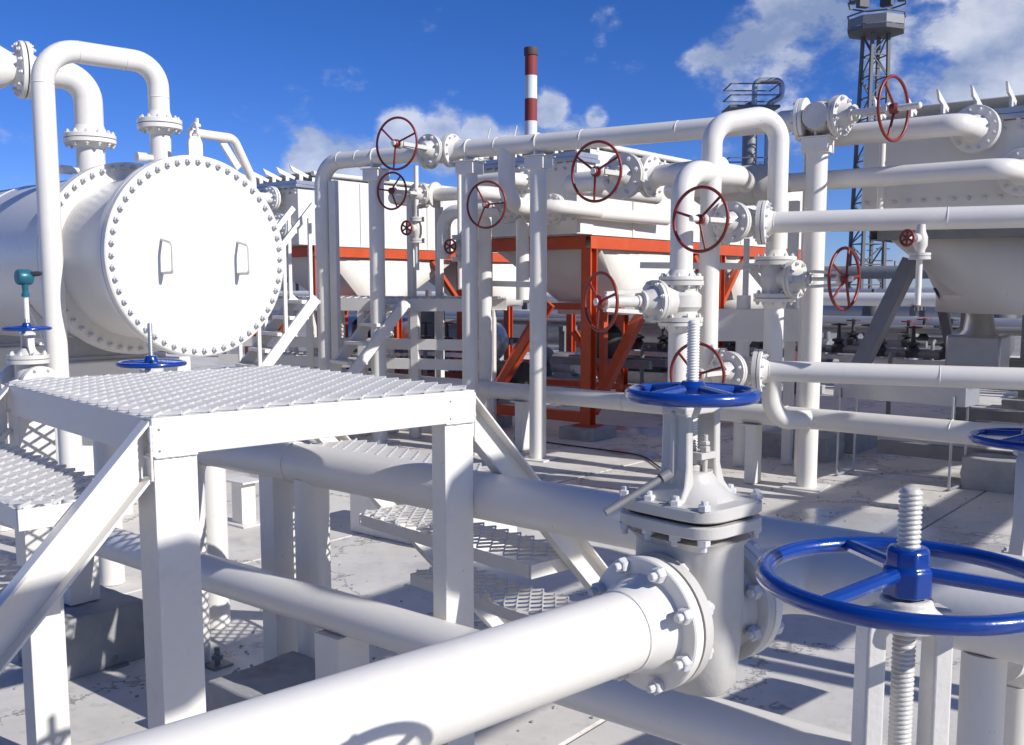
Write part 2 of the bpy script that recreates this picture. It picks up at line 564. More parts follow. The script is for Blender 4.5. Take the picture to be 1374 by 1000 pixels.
def expanded(mb, o, u, v, lu, lv, cu, cv, t=0.0022, h=0.012, tilt=0.006, zup=UP):
    """sheet of raised expanded metal: zig-zag strands along u that touch their neighbours"""
    o, u, v = V(o), V(u), V(v)
    nu, nv = int(round(lu / (cu / 2))), int(round(lv / (cv / 2)))
    for j in range(nv):
        yc = (j + 0.5) * lv / nv
        for i in range(nu):
            s0 = 1 if (i + j) % 2 else -1
            amp = cv / 4 * 0.96
            p0 = o + u * (lu * i / nu) + v * (yc + s0 * amp) + zup * (s0 * tilt)
            p1 = o + u * (lu * (i + 1) / nu) + v * (yc - s0 * amp) + zup * (-s0 * tilt)
            mb.prof(p0, p1, zup, [(-t, -h / 2), (t, -h / 2), (t, h / 2), (-t, h / 2)])
    return mb

def valve(label, c, a, s, r, Rf, L, d, Rw, group=None, wheel='wheel_red', body='white_cast', stub=0.0, nsp=3, rr=0.011, neck=None, bon=None, ends=(1, 1), ph=0.5, cat='valve', name='gate_valve', single=False, bulge=1.25, nb=8, sleeve=False):
    """flanged gate valve: c centre, a pipe axis, s stem direction, d distance to the handwheel"""
    c, a, s = V(c), V(a).normalized(), V(s).normalized()
    root = thing(name, label, cat, c - UP * Rf, group)
    tf = Rf * 0.20
    pr = []
    if ends[0]: pr += [(Rf, -L / 2), (Rf, -L / 2 + tf), (r * 1.15, -L / 2 + tf)]
    else: pr += [(r, -L / 2)]
    pr += [(r * 1.1, -L * 0.25), (r * bulge, -L * 0.14), (r * bulge, L * 0.14), (r * 1.1, L * 0.25)]
    if ends[1]: pr += [(r * 1.15, L / 2 - tf), (Rf, L / 2 - tf), (Rf, L / 2)]
    else: pr += [(r, L / 2)]
    mb = MB().lathe(c, a, pr, 28)
    hn = neck or r * 1.9
    Rb = bon or Rf * 0.92
    mb.lathe(c, s, [(r * 0.9, 0), (r * 1.08, hn * 0.6), (r * 1.08, hn - 0.012)], 24)
    bd = part('body', mb, body, root)
    tb = Rf * 0.17
    bf = MB().lathe(c, s, [(Rb, hn - tb), (Rb, hn - 0.003), (Rb * 0.97, hn - 0.003), (Rb * 0.97, hn + 0.003), (Rb, hn + 0.003), (Rb, hn + tb), (r * 1.0, hn + tb), (r * 0.7, hn + tb + r * 0.6), (r * 0.42, hn + tb + r * 1.0), (r * 0.42, hn + tb + r * 1.25)], 28)
    bo = part('bonnet', bf, body, root)
    mbb = MB()
    for p in circle_pts(c + s * (hn + tb), s, (Rb + r) / 2 + 0.004, nb, 0.3):
        mbb.hexnut(p, s, Rb * 0.1, Rb * 0.11, Rb * 0.07, Rb * 0.05)
    if ends[0]:
        for p in circle_pts(c - a * (L / 2 - tf), a, (Rf + r * 1.15) / 2, nb, 0.2): mbb.hexnut(p, a, Rf * 0.095, Rf * 0.1, Rf * 0.07, Rf * 0.05)
    if ends[1]:
        for p in circle_pts(c + a * (L / 2 - tf), a, (Rf + r * 1.15) / 2, nb, 0.2): mbb.hexnut(p, -a, Rf * 0.095, Rf * 0.1, Rf * 0.07, Rf * 0.05)
    part('bolts', mbb, 'bolt_paint', bd, kind='stuff')
    h0 = hn + tb + r * 0.9
    h1 = d - Rw * 0.08
    side = a if abs(a.dot(s)) < 0.9 else frame(s)[0]
    ym = MB()
    for sg in (-1, 1):
        w0, w1 = r * 0.68, r * 0.50
        ym.bar(c + s * h0 + side * sg * w0, c + s * (h1 - 0.02) + side * sg * w1, r * 0.26, r * 0.40, up=side.cross(s))
    ym.lathe(c + s * (h1 - 0.03), s, [(r * 0.5, 0), (r * 0.5, 0.02), (r * 0.32, 0.035)], 16)
    ym.lathe(c + s * (h0 - r * 0.1), s, [(r * 0.72, 0), (r * 0.72, r * 0.16), (r * 0.4, r * 0.2)], 16)
    part('yoke', ym, body, root, bevel=0.002)
    st = part('stem', MB().cyl(c + s * (h0 - 0.02), c + s * (d + Rw * 0.1), r * 0.16, n=12), 'steel', root)
    if stub:
        part('stem_cover', MB().lathe(c + s * (d + Rw * 0.08), s, [(r * 0.24, 0), (r * 0.24, stub * 0.96), (r * 0.16, stub)], 14), 'white_paint', root)
    if sleeve:
        part('sleeve', MB().lathe(c + s * h0, s, [(r * 0.36, 0), (r * 0.36, h1 - h0 - 0.03), (r * 0.30, h1 - h0 - 0.01)], 16), body, root)
    handwheel(root, c + s * d, s, Rw, rr, wheel, nsp, hub_r=r * 0.42, hub_h=Rw * 0.22, dish=0.012, ph=ph)
    return root

# ------------------------------------------------------------------ ground
def ground_mat():
    m = bpy.data.materials.new('painted_concrete_ground')
    m.use_nodes = True
    n, l = m.node_tree.nodes, m.node_tree.links
    bs = n['Principled BSDF']
    g = n.new('ShaderNodeNewGeometry')
    def noise(sc, det=8, ro=0.6):
        x = n.new('ShaderNodeTexNoise')
        x.inputs['Scale'].default_value = sc; x.inputs['Detail'].default_value = det; x.inputs['Roughness'].default_value = ro
        l.new(g.outputs['Position'], x.inputs['Vector'])
        return x
    def ramp(src, p0, c0, p1, c1):
        r = n.new('ShaderNodeValToRGB')
        r.color_ramp.elements[0].position = p0; r.color_ramp.elements[0].color = (*c0, 1)
        r.color_ramp.elements[1].position = p1; r.color_ramp.elements[1].color = (*c1, 1)
        l.new(src, r.inputs['Fac'])
        return r
    big = noise(0.5, 8, 0.62)
    base = ramp(big.outputs['Fac'], 0.36, (0.60, 0.562, 0.497), 0.62, (0.71, 0.668, 0.592))
    fine = noise(7.0, 12, 0.75)
    sp = ramp(fine.outputs['Fac'], 0.54, (0, 0, 0), 0.74, (0.7, 0.7, 0.7))
    mx = n.new('ShaderNodeMix'); mx.data_type = 'RGBA'
    l.new(sp.outputs['Color'], mx.inputs['Factor'])
    l.new(base.outputs['Color'], mx.inputs['A'])
    mx.inputs['B'].default_value = (0.33, 0.315, 0.295, 1)
    # worn specks and drips
    sk = noise(22.0, 6, 0.7)
    sr = ramp(sk.outputs['Fac'], 0.66, (0, 0, 0), 0.72, (0.8, 0.8, 0.8))
    m3 = n.new('ShaderNodeMix'); m3.data_type = 'RGBA'
    l.new(sr.outputs['Color'], m3.inputs['Factor'])
    l.new(mx.outputs['Result'], m3.inputs['A'])
    m3.inputs['B'].default_value = (0.14, 0.13, 0.12, 1)
    # broad grime
    gr = noise(1.7, 9, 0.72)
    gm_ = ramp(gr.outputs['Fac'], 0.47, (0, 0, 0), 0.70, (0.40, 0.40, 0.40))
    m5 = n.new('ShaderNodeMix'); m5.data_type = 'RGBA'
    l.new(gm_.outputs['Color'], m5.inputs['Factor'])
    l.new(m3.outputs['Result'], m5.inputs['A'])
    m5.inputs['B'].default_value = (0.36, 0.342, 0.315, 1)
    m3 = m5
    # hairline cracks
    vo = n.new('ShaderNodeTexVoronoi'); vo.feature = 'DISTANCE_TO_EDGE'
    vo.inputs['Scale'].default_value = 0.55
    wv = n.new('ShaderNodeVectorMath'); wv.operation = 'ADD'
    l.new(g.outputs['Position'], wv.inputs[0])
    wj = noise(2.5, 6, 0.7)
    l.new(wj.outputs['Color'], wv.inputs[1])
    l.new(wv.outputs[0], vo.inputs['Vector'])
    cr = ramp(vo.outputs['Distance'], 0.003, (0.7, 0.7, 0.7), 0.012, (0, 0, 0))
    m6 = n.new('ShaderNodeMix'); m6.data_type = 'RGBA'
    l.new(cr.outputs['Color'], m6.inputs['Factor'])
    l.new(m3.outputs['Result'], m6.inputs['A'])
    m6.inputs['B'].default_value = (0.13, 0.12, 0.11, 1)
    m3 = m6
    # damp patches: darker and smooth
    wet = noise(0.55, 5, 0.5)
    mp = n.new('ShaderNodeMapping')
    mp.inputs['Location'].default_value = (3.4, 1.2, 0)
    l.new(g.outputs['Position'], mp.inputs['Vector']); l.new(mp.outputs['Vector'], wet.inputs['Vector'])
    wr = ramp(wet.outputs['Fac'], 0.56, (0, 0, 0), 0.62, (1, 1, 1))
    m4 = n.new('ShaderNodeMix'); m4.data_type = 'RGBA'; m4.blend_type = 'MULTIPLY'
    l.new(wr.outputs['Color'], m4.inputs['Factor'])
    l.new(m3.outputs['Result'], m4.inputs['A'])
    m4.inputs['B'].default_value = (0.80, 0.80, 0.80, 1)
    l.new(m4.outputs['Result'], bs.inputs['Base Color'])
    rr = ramp(wr.outputs['Color'], 0.0, (0.72,) * 3, 1.0, (0.16,) * 3)
    l.new(rr.outputs['Color'], bs.inputs['Roughness'])
    bp = n.new('ShaderNodeBump'); bp.inputs['Strength'].default_value = 0.25; bp.inputs['Distance'].default_value = 0.006
    l.new(fine.outputs['Fac'], bp.inputs['Height'])
    l.new(bp.outputs['Normal'], bs.inputs['Normal'])
    MATS['ground'] = m
ground_mat()
mat('far_ground', (0.30, 0.29, 0.275), 0.8, var=0.2, vscale=0.3, bump=0.3, bscale=4)

gmb = MB().add([(-3000, -3000, -0.05), (3000, -3000, -0.05), (3000, 3000, -0.05), (-3000, 3000, -0.05)], [(0, 1, 2, 3)])
ground = solo('ground', gmb, 'far_ground', 'pale grey ground stretching off behind the plant', None, (0, 0, -0.05), kind='structure')
slab_o = V((0.2, 6.0, 0))
SL = 3.0
sm = MB().box((0, 0, -0.025), A * (SL / 2 - 0.008), B * (SL / 2 - 0.008), (0, 0, 0.0249))
slab_me = finish('slab', sm, 'ground', (0, 0, 0))
for i in range(-6, 9):
    for j in range(-4, 9):
        p = slab_o + A * (i * SL) + B * (j * SL)
        if p.y < -2 or p.y > 26: continue
        o = bpy.data.objects.new('slab', slab_me)
        COL.objects.link(o)
        o.parent = ground
        o.location = p - V((0, 0, -0.05)) + V((0, 0, random.uniform(-0.004, 0.0)))
        bv = o.modifiers.new('edge', 'BEVEL'); bv.width = 0.006; bv.segments = 1

# ------------------------------------------------------------------ step-over platform in the foreground
ZP = 1.372
C0 = PX(203, 562, 2.5); C0.z = ZP
WP, DP = 1.056, 1.24                    # along BP and AP
C1 = C0 + BP * WP
C2 = C1 + AP * DP
C3 = C0 + AP * DP
stile = thing('step_over_platform', 'white steel step-over platform with raised mesh top and steps at both ends', 'platform', V((C0.x, C0.y, 0)))
NF = -AP                                 # outward normal of the sunny side
def z(p, h): return V((p.x, p.y, h))
hb = 0.10
# side beams: channels with their webs outside
part('beam', MB().channel(z(C0, ZP - hb / 2), z(C1, ZP - hb / 2), 0.05, hb, 0.008, flip=-1), 'white_beam', stile, bevel=0.0025)
part('beam', MB().channel(z(C3, ZP - hb / 2), z(C2, ZP - hb / 2), 0.05, hb, 0.008, flip=1), 'white_beam', stile, bevel=0.0025)
part('beam', MB().channel(z(C0 + AP * 0.052 + BP * 0.001, ZP - hb / 2 - 0.002), z(C3 - AP * 0.052 + BP * 0.001, ZP - hb / 2 - 0.002), 0.05, hb, 0.008, flip=1), 'white_beam', stile, bevel=0.0025)
part('beam', MB().channel(z(C1 + AP * 0.052 - BP * 0.001, ZP - hb / 2 - 0.002), z(C2 - AP * 0.052 - BP * 0.001, ZP - hb / 2 - 0.002), 0.05, hb, 0.008, flip=-1), 'white_beam', stile, bevel=0.0025)
part('cross_bar', MB().bar(z(C0 + BP * WP / 2 + AP * 0.055, ZP - 0.035), z(C3 + BP * WP / 2 - AP * 0.055, ZP - 0.035), 0.04, 0.05), 'white_beam', stile)
lw = 0.115
for ci, (cc, su, sv) in enumerate(((C0, 1, 1), (C1, -1, 1), (C2, -1, -1), (C3, 1, -1))):
    # angle-iron legs welded under the beams, the two flats facing outwards
    base = cc + BP * su * 0.004 + AP * sv * 0.004
    if ci in (1, 2): base = base - BP * (lw - 0.004 + 0.004); su = 1
    if ci in (2, 3): base = base - AP * lw; sv = 1
    zt = ZP - hb - 0.001
    lb_ = 0.07 if ci == 1 else lw
    poly = [(0, 0), (lw, 0), (lw, 0.012), (0.012, 0.012), (0.012, lb_), (0, lb_)]
    mb = MB()
    pts = [base + BP * su * a + AP * sv * b for a, b in poly]
    n_ = len(pts)
    vs = [z(p, 0.012) for p in pts] + [z(p, zt) for p in pts]
    fs = [(i, (i + 1) % n_, (i + 1) % n_ + n_, i + n_) for i in range(n_)] + [tuple(range(n_ - 1, -1, -1)), tuple(range(n_, 2 * n_))]
    if su * sv > 0: fs = [tuple(reversed(f)) for f in fs]
    mb.add(vs, fs)
    lg = part('leg', mb, 'white_beam', stile, bevel=0.002)
    part('foot_plate', MB().box(z(base + BP * su * 0.06 + AP * sv * 0.06, 0.006), BP * 0.10, AP * 0.10, UP * 0.006), 'white_beam', lg)
for ci, (cc, a0_, a1_) in enumerate(((C0, 0.006, 0.118), (C1, -0.118, -0.006))):
    weld_line(stile, z(cc + BP * a0_ - AP * 0.001, ZP - hb - 0.001), z(cc + BP * a1_ - AP * 0.001, ZP - hb - 0.001), 0.0036, seed=ci + 3)
    bx_ = cc + BP * (0.018 if ci == 0 else -0.10)
    for zz in (ZP - 0.03, ZP - 0.085):
        bolt_at(stile, z(bx_ - AP * 0.0002, zz), -AP, 0.0035, 0.0015, 0.0, 'mid_steel')
weld_line(stile, z(C0 - BP * 0.001 + AP * 0.008, ZP - hb - 0.001), z(C0 - BP * 0.001 + AP * 0.11, ZP - hb - 0.001), 0.0036, seed=8)
weld_line(stile, z(C0 - BP * 0.002 + AP * 0.004, ZP - 0.02), z(C0 - BP * 0.002 + AP * 0.004, ZP - 0.16), 0.0036, seed=9)
weld_line(stile, z(C1 + BP * 0.003 + AP * 0.004, ZP - 0.01), z(C1 + BP * 0.003 + AP * 0.004, ZP - 0.16), 0.0036, seed=10)
# raised expanded-metal top
em = MB()
expanded(em, z(C0 + BP * 0.004 + AP * 0.004, ZP + 0.0068), AP, BP, DP - 0.008, WP - 0.008, 0.074, 0.078, t=0.0026, h=0.008, tilt=0.002)
part('mesh_deck', em, 'grating_paint', stile)

def stair(d0, sgn, zs, run, slope_deg, zlow, tread_d, first):
    """stringers and mesh treads that leave the platform along BP*sgn"""
    edge0 = C1 if sgn > 0 else C0
    edge1 = C2 if sgn > 0 else C3
    dirv = BP * sgn
    L = (ZP - zlow) / math.tan(rad(slope_deg))
    hs = 0.105
    for k, e in enumerate((edge0, edge1)):
        sv = 1 if k == 0 else -1
        p0 = z(e + AP * sv * (0.058 if k == 0 else 0.006) + dirv * 0.002, ZP - 0.003 - hs / 2 / math.cos(rad(slope_deg)))
        p1 = p0 + dirv * L - UP * (ZP - zlow - 0.12)
        d = (p1 - p0).normalized()
        up = d.cross(AP).normalized()
        if up.z < 0: up = -up
        side = d.cross(up)
        fl = 1 if side.dot(AP * sv) > 0 else -1
        if k == 0: fl = -fl                      # the near channel lies with its open side outwards
        sm2 = MB().channel(p0, p1, 0.05, hs, 0.008, up=up, flip=fl)
        cut = p0.dot(dirv)                       # upper end cut plumb against the leg, foot cut level
        for i in range(8):
            q = V(sm2.v[i]); sm2.v[i] = tuple(q + d * ((cut - q.dot(dirv)) / d.dot(dirv)))
            q = V(sm2.v[i + 8]); sm2.v[i + 8] = tuple(q + d * ((0.004 - q.z) / d.z))
        part('stringer', sm2, 'white_beam', stile, bevel=0.002)
    for i, zz in enumerate(zs):
        q = dirv * (first + run * i)
        a0 = z(edge0, zz) + q + AP * 0.075
        a1 = z(edge1, zz) + q - AP * 0.075
        fr = MB()
        th = 0.05
        fr.bar(a0 + AP * 0.012 - UP * th / 2, a1 - AP * 0.012 - UP * th / 2, 0.006, th)
        fr.bar(a0 + AP * 0.012 + dirv * tread_d - UP * th / 2, a1 - AP * 0.012 + dirv * tread_d - UP * th / 2, 0.006, th)
        for e in (a0, a1):
            fr.bar(e - dirv * 0.003 - UP * th / 2, e + dirv * (tread_d + 0.003) - UP * th / 2, 0.006, th + 0.003)
        tr = part('tread', fr, 'white_beam', stile, bevel=0.0015)
        me = MB()
        Lr = (a1 - a0).length
        o_ = a0 if dirv.dot(BP) > 0 else a0 + dirv * tread_d
        expanded(me, o_ + UP * 0.0085, AP, BP, Lr, tread_d, 0.074, 0.078, t=0.0026, h=0.008, tilt=0.002)
        part('mesh', me, 'grating_paint', tr)
stair(0, -1, (1.17, 0.95, 0.73, 0.51, 0.29), 0.19, 50, 0.04, 0.27, 0.03)
stair(0, 1, (1.04, 0.72, 0.40), 0.27, 50, 0.06, 0.26, 0.05)

# ------------------------------------------------------------------ foreground gate valve with its pipe
AXP = BP
FC = PX(873, 834, 2.0)                   # gasket face of the near flange
ZV = FC.z
VC = FC + AXP * 0.122                    # valve centre
fpipe = thing('flanged_pipe', 'thick white pipe running out of the lower edge into the big grey gate valve', 'pipe', V((FC.x, FC.y, 0)))
fp0, fp1 = FC - AXP * 0.09, FC - AXP * 2.6
part('pipe', MB().tube([fp0, fp1], 0.080, n=40), 'white_paint', fpipe)
fl = flange(fpipe, FC, -AXP, 0.138, 0.028, 0.080, 8, single=True, neck=0.06, nseg=56, nut=0.0165, stud=0.014)
part('weld', MB().torus(FC - AXP * 0.092, AXP, 0.0805, 0.0032, 48, 8, wob=0.12), 'white_paint', fpipe)

gv = thing('gate_valve', 'large grey-white gate valve with blue handwheel and threaded stem, centre of the foreground', 'valve', V((VC.x, VC.y, ZV - 0.15)))
mb = MB()
mb.lathe(VC, AXP, [(0.138, -0.1185), (0.138, -0.094), (0.135, -0.092), (0.112, -0.092), (0.100, -0.075), (0.102, -0.04), (0.105, 0), (0.102, 0.04), (0.100, 0.075), (0.112, 0.092), (0.135, 0.092), (0.138, 0.094), (0.138, 0.1185)], 56)
# oval neck that carries the bonnet flange
def oval(c, hx, hy, zz, n=40, p=3.2):
    r = []
    for i in range(n):
        a = 2 * math.pi * i / n
        ca, sa = math.cos(a), math.sin(a)
        r.append(c + AXP * (hx * abs(ca) ** (2 / p) * (1 if ca >= 0 else -1)) + AP * (hy * abs(sa) ** (2 / p) * (1 if sa >= 0 else -1)) + UP * (zz - c.z))
    return r
def loft(mb, loops, cap=True):
    n = len(loops[0]); o = []
    for lp in loops: o += lp
    fs = []
    for j in range(len(loops) - 1):
        for i in range(n):
            i2 = (i + 1) % n
            fs.append((j * n + i, j * n + i2, (j + 1) * n + i2, (j + 1) * n + i))
    if cap:
        fs.append(tuple(range(n - 1, -1, -1)))
        fs.append(tuple((len(loops) - 1) * n + i for i in range(n)))
    mb.add(o, fs)
    return mb
loft(mb, [oval(VC, 0.050, 0.090, ZV - 0.165, p=2), oval(VC, 0.072, 0.112, ZV - 0.14, p=2.2), oval(VC, 0.078, 0.120, ZV - 0.05, p=2.4), oval(VC, 0.080, 0.118, ZV + 0.05, p=2.8), oval(VC, 0.080, 0.112, ZV + 0.150), oval(VC, 0.096, 0.122, ZV + 0.168)])
vbody = part('body', mb, 'grey_cast', gv, sharp=40)
for sgn in (-1, 1):
    for p in circle_pts(VC + AXP * sgn * 0.0922, AXP, 0.118, 8, math.pi / 8):
        bolt_at(vbody, p, -AXP * sgn, 0.0165, 0.019, 0.010)
ZB = 1.232
lower = MB(); loft(lower, [oval(VC, 0.108, 0.126, ZB - 0.030, p=4.5), oval(VC, 0.111, 0.130, ZB - 0.027, p=4.5), oval(VC, 0.111, 0.130, ZB - 0.007, p=4.5), oval(VC, 0.108, 0.127, ZB - 0.004, p=4.5)])
part('body_flange', lower, 'grey_cast', gv, sharp=40)
part('gasket', loft(MB(), [oval(VC, 0.097, 0.114, ZB - 0.0045, p=4.5), oval(VC, 0.097, 0.114, ZB + 0.0045, p=4.5)]), 'gasket', gv)
upper = MB(); loft(upper, [oval(VC, 0.108, 0.127, ZB + 0.004, p=4.5), oval(VC, 0.111, 0.130, ZB + 0.007, p=4.5), oval(VC, 0.111, 0.130, ZB + 0.026, p=4.5), oval(VC, 0.107, 0.126, ZB + 0.030, p=4.5), oval(VC, 0.080, 0.092, ZB + 0.031, p=3), oval(VC, 0.072, 0.080, ZB + 0.045, p=2.2), oval(VC, 0.058, 0.060, ZB + 0.062, p=2), oval(VC, 0.045, 0.046, ZB + 0.082, p=2), oval(VC, 0.045, 0.046, ZB + 0.088, p=2)])
bonnet = part('bonnet', upper, 'grey_cast', gv, sharp=40)
for i in range(4):
    for e in (-1, 1):
        if i < 2: q = AXP * 0.088 * (1 if i else -1) + AP * 0.104 * e
        else: q = AXP * 0.092 * (1 if i == 3 else -1) + AP * 0.035 * e
        q = V(q)
        bolt_at(bonnet, V((VC.x, VC.y, ZB + 0.0295)) + q, UP, 0.0135, 0.012, 0.008)
        bolt_at(bonnet, V((VC.x, VC.y, ZB - 0.0295)) + q, -UP, 0.0135, 0.014, 0.012)
# yoke
ZW = 1.478
ym = MB()
for sgn in (-1, 1):
    p = V((VC.x, VC.y, 0)) + AXP * sgn * 0.046
    pts = [(p + UP * (ZB + 0.030) + AXP * sgn * 0.020, 0.024, 0.090), (p + UP * (ZB + 0.062) + AXP * sgn * 0.006, 0.014, 0.078), (p + UP * (ZB + 0.10), 0.010, 0.070), (p + UP * (ZW - 0.040), 0.010, 0.066), (p + UP * (ZW - 0.020) - AXP * sgn * 0.008, 0.017, 0.064)]
    loops = []
    for c, tx, ty in pts:
        loops.append([c + AXP * tx * a + AP * ty * b * 0.5 for a, b in ((-1, -1), (1, -1), (1, 1), (-1, 1))])
    loft(ym, loops)
    ym.bar(p + UP * (ZB + 0.045) + AXP * sgn * 0.012, p + UP * (ZW - 0.03) + AXP * sgn * 0.010, 0.012, 0.014, up=AXP)
ym.box(V((VC.x, VC.y, ZW - 0.030)), AXP * 0.060, AP * 0.033, UP * 0.009)
ym.lathe(V((VC.x, VC.y, ZW - 0.034)), UP, [(0.034, 0.010), (0.034, 0.016), (0.030, 0.022), (0.028, 0.028)], 24)
part('yoke', ym, 'grey_cast', gv, bevel=0.004)
gm = MB()
gm.lathe(V((VC.x, VC.y, ZB + 0.088)), UP, [(0.030, 0), (0.030, 0.012), (0.024, 0.014), (0.024, 0.026)], 20)
gm.box(V((VC.x, VC.y, ZB + 0.122)), AXP * 0.024, AP * 0.046, UP * 0.007)
for e in (-1, 1):
    q = V((VC.x, VC.y, ZB + 0.070)) + AP * e * 0.036
    gm.cyl(q, q + UP * 0.095, 0.0055, n=10)
    gm.hexnut(q + UP * 0.0595, UP, 0.011, 0.012)
    gm.hexnut(q + UP * 0.074, UP, 0.010, 0.008)
part('gland', gm, 'grey_cast', gv, bevel=0.0015)
part('stem', threaded(V((VC.x, VC.y, ZB + 0.10)), V((VC.x, VC.y, 1.628)), 0.0135, 0.0058), 'white_paint', gv, sharp=60)
handwheel(gv, V((VC.x, VC.y, ZW)), UP, 0.141, 0.0135, 'blue_gloss', 4, hub_r=0.030, hub_h=0.036, dish=0.010, ph=0.6)

lv0, lv1 = PX(897, 636, 2.02), PX(812, 688, 1.98)
solo('lever_bar', MB().cyl(lv0, lv1, 0.008, n=14).cyl(lv0 + (lv0 - lv1) * 0.02, lv0 + (lv1 - lv0) * 0.12, 0.012, n=14), 'mid_steel', 'thin grey lever bar resting on the bonnet flange of the big gate valve', 'bar', lv1)

# pipe that leaves the valve, turns and runs off to the right
EL = VC + AXP * 0.122
opipe = thing('outlet_pipe', 'white elbowed pipe leaving the big grey gate valve towards the right edge', 'pipe', V((EL.x, EL.y, 0)))
flange(opipe, EL, AXP, 0.138, 0.028, 0.080, 8, single=True, neck=0.05, nseg=48, nut=0.0165)
cnr = EL + AXP * 0.26
part('pipe', MB().tube([EL + AXP * 0.07, cnr, cnr - AZ(-47) * 2.2], 0.080, bend=0.15, n=36, seg=12), 'white_paint', opipe)
for t in (0.45, 1.6):
    q = cnr - AZ(-47) * t
    part('support', MB().cyl(V((q.x, q.y, 0.0)), V((q.x, q.y, ZV - 0.075)), 0.045, n=20), 'white_paint', opipe)

# ------------------------------------------------------------------ nearest valve: blue wheel low on the right
WC = PX(1217, 778, 1.01)
nv = thing('gate_valve', 'nearest valve, large glossy blue handwheel around a thick threaded stem at lower right', 'valve', V((WC.x, WC.y, 0.80)))
handwheel(nv, WC, UP, 0.153, 0.0095, 'blue_gloss', 3, hub_r=0.026, hub_h=0.046, dish=0.008, ph=1.15, square=True)
part('stem', threaded(V((WC.x, WC.y, 1.02)), V((WC.x, WC.y, 1.494)), 0.0118, 0.0050, n=20, depth=0.15), 'grey_cast', nv, sharp=60)
ym = MB()
for sgn in (-1, 1):
    p = V((WC.x, WC.y, 0)) + AZ(82) * sgn * 0.037
    loops = []
    for zz, dx, tx, ty in ((1.0, 0.014, 0.018, 0.034), (1.06, 0.003, 0.012, 0.028), (1.15, 0, 0.0105, 0.026), (WC.z - 0.055, 0, 0.0105, 0.024), (WC.z - 0.030, -0.014, 0.022, 0.024)):
        c = p + UP * zz + AZ(82) * sgn * dx
        loops.append([c + AZ(82) * tx * a + AZ(-8) * ty * b * 0.6 for a, b in ((-1, -1), (1, -1), (1, 1), (-1, 1))])
    loft(ym, loops)
ym.lathe(V((WC.x, WC.y, WC.z - 0.045)), UP, [(0.036, -0.004), (0.040, 0), (0.036, 0.012), (0.028, 0.018), (0.026, 0.027)], 24)
part('yoke', ym, 'white_cast', nv, bevel=0.003)
bm = MB()
cb = V((WC.x, WC.y, 0))
bm.lathe(cb + UP * 0.94, UP, [(0.115, -0.024), (0.117, -0.022), (0.117, -0.003), (0.108, -0.002), (0.108, 0.002), (0.117, 0.003), (0.117, 0.022), (0.115, 0.024), (0.062, 0.025), (0.046, 0.045), (0.030, 0.06), (0.030, 0.075)], 40)
bn = part('bonnet', bm, 'white_cast', nv)
for p in circle_pts(cb + UP * 0.9635, UP, 0.097, 8): bolt_at(bn, p, UP, 0.0125, 0.012, 0.009)
bm = MB()
bm.lathe(cb + UP * 0.80, UP, [(0.05, -0.10), (0.075, -0.06), (0.082, 0), (0.075, 0.08), (0.075, 0.118)], 32)
bm.lathe(cb + UP * 0.80, BP, [(0.118, -0.14), (0.118, -0.118), (0.07, -0.112), (0.075, 0), (0.07, 0.112), (0.118, 0.118), (0.118, 0.14)], 40)
part('body', bm, 'white_cast', nv)
npipe = thing('pipe', 'white pipe at the bottom edge under the nearest blue-wheeled valve', 'pipe', cb)
for sgn in (-1, 1):
    fcn = cb + UP * 0.80 + BP * sgn * 0.145
    flange(npipe, fcn, BP * sgn, 0.118, 0.024, 0.062, 8, neck=0.05, nut=0.012)
    part('pipe', MB().tube([fcn + BP * sgn * 0.07, fcn + BP * sgn * 0.30, fcn + BP * sgn * 0.30 - UP * 0.9], 0.062, bend=0.12, n=28), 'white_paint', npipe)

# ------------------------------------------------------------------ blue-wheeled valve cut by the right edge
RC = PX(1386, 590, 2.5)
rv = thing('gate_valve', 'blue handwheel valve cut off by the right edge of the picture', 'valve', V((RC.x, RC.y, 0.8)))
handwheel(rv, RC, UP, 0.150, 0.011, 'blue_gloss', 4, hub_r=0.028, hub_h=0.04, dish=0.01)
part('stem', threaded(V((RC.x, RC.y, 1.05)), V((RC.x, RC.y, RC.z + 0.14)), 0.012, 0.006), 'galvanised', rv, sharp=60)
ym = MB()
for sgn in (-1, 1):
    p = V((RC.x, RC.y, 0)) + BP * sgn * 0.042
    loft(ym, [[p + UP * zz + BP * sgn * dx + BP * 0.012 * a + AP * 0.018 * b for a, b in ((-1, -1), (1, -1), (1, 1), (-1, 1))] for zz, dx in ((1.02, 0.02), (1.10, 0), (RC.z - 0.05, 0), (RC.z - 0.03, -0.012))])
ym.lathe(V((RC.x, RC.y, RC.z - 0.04)), UP, [(0.044, 0), (0.044, 0.014), (0.03, 0.024)], 20)
part('yoke', ym, 'white_cast', rv, bevel=0.003)
bm = MB().lathe(V((RC.x, RC.y, 0.97)), UP, [(0.12, -0.026), (0.12, -0.003), (0.11, -0.002), (0.11, 0.002), (0.12, 0.003), (0.12, 0.026), (0.06, 0.028), (0.035, 0.06), (0.035, 0.08)], 36)
bn = part('bonnet', bm, 'white_cast', rv)
for p in circle_pts(V((RC.x, RC.y, 0.9955)), UP, 0.10, 8): bolt_at(bn, p, UP, 0.0125, 0.012, 0.009)
bm = MB().lathe(V((RC.x, RC.y, 0.8)), UP, [(0.04, -0.12), (0.075, -0.08), (0.085, 0), (0.078, 0.145)], 28)
bm.lathe(V((RC.x, RC.y, 0.8)), BP, [(0.07, -0.16), (0.075, 0), (0.07, 0.15), (0.12, 0.152), (0.12, 0.176)], 32)
part('body', bm, 'white_cast', rv)
rp = thing('pipe', 'white pipe dropping to the ground at the right edge below the cut-off blue wheel', 'pipe', V((RC.x, RC.y, 0)))
q = V((RC.x, RC.y, 0.8))
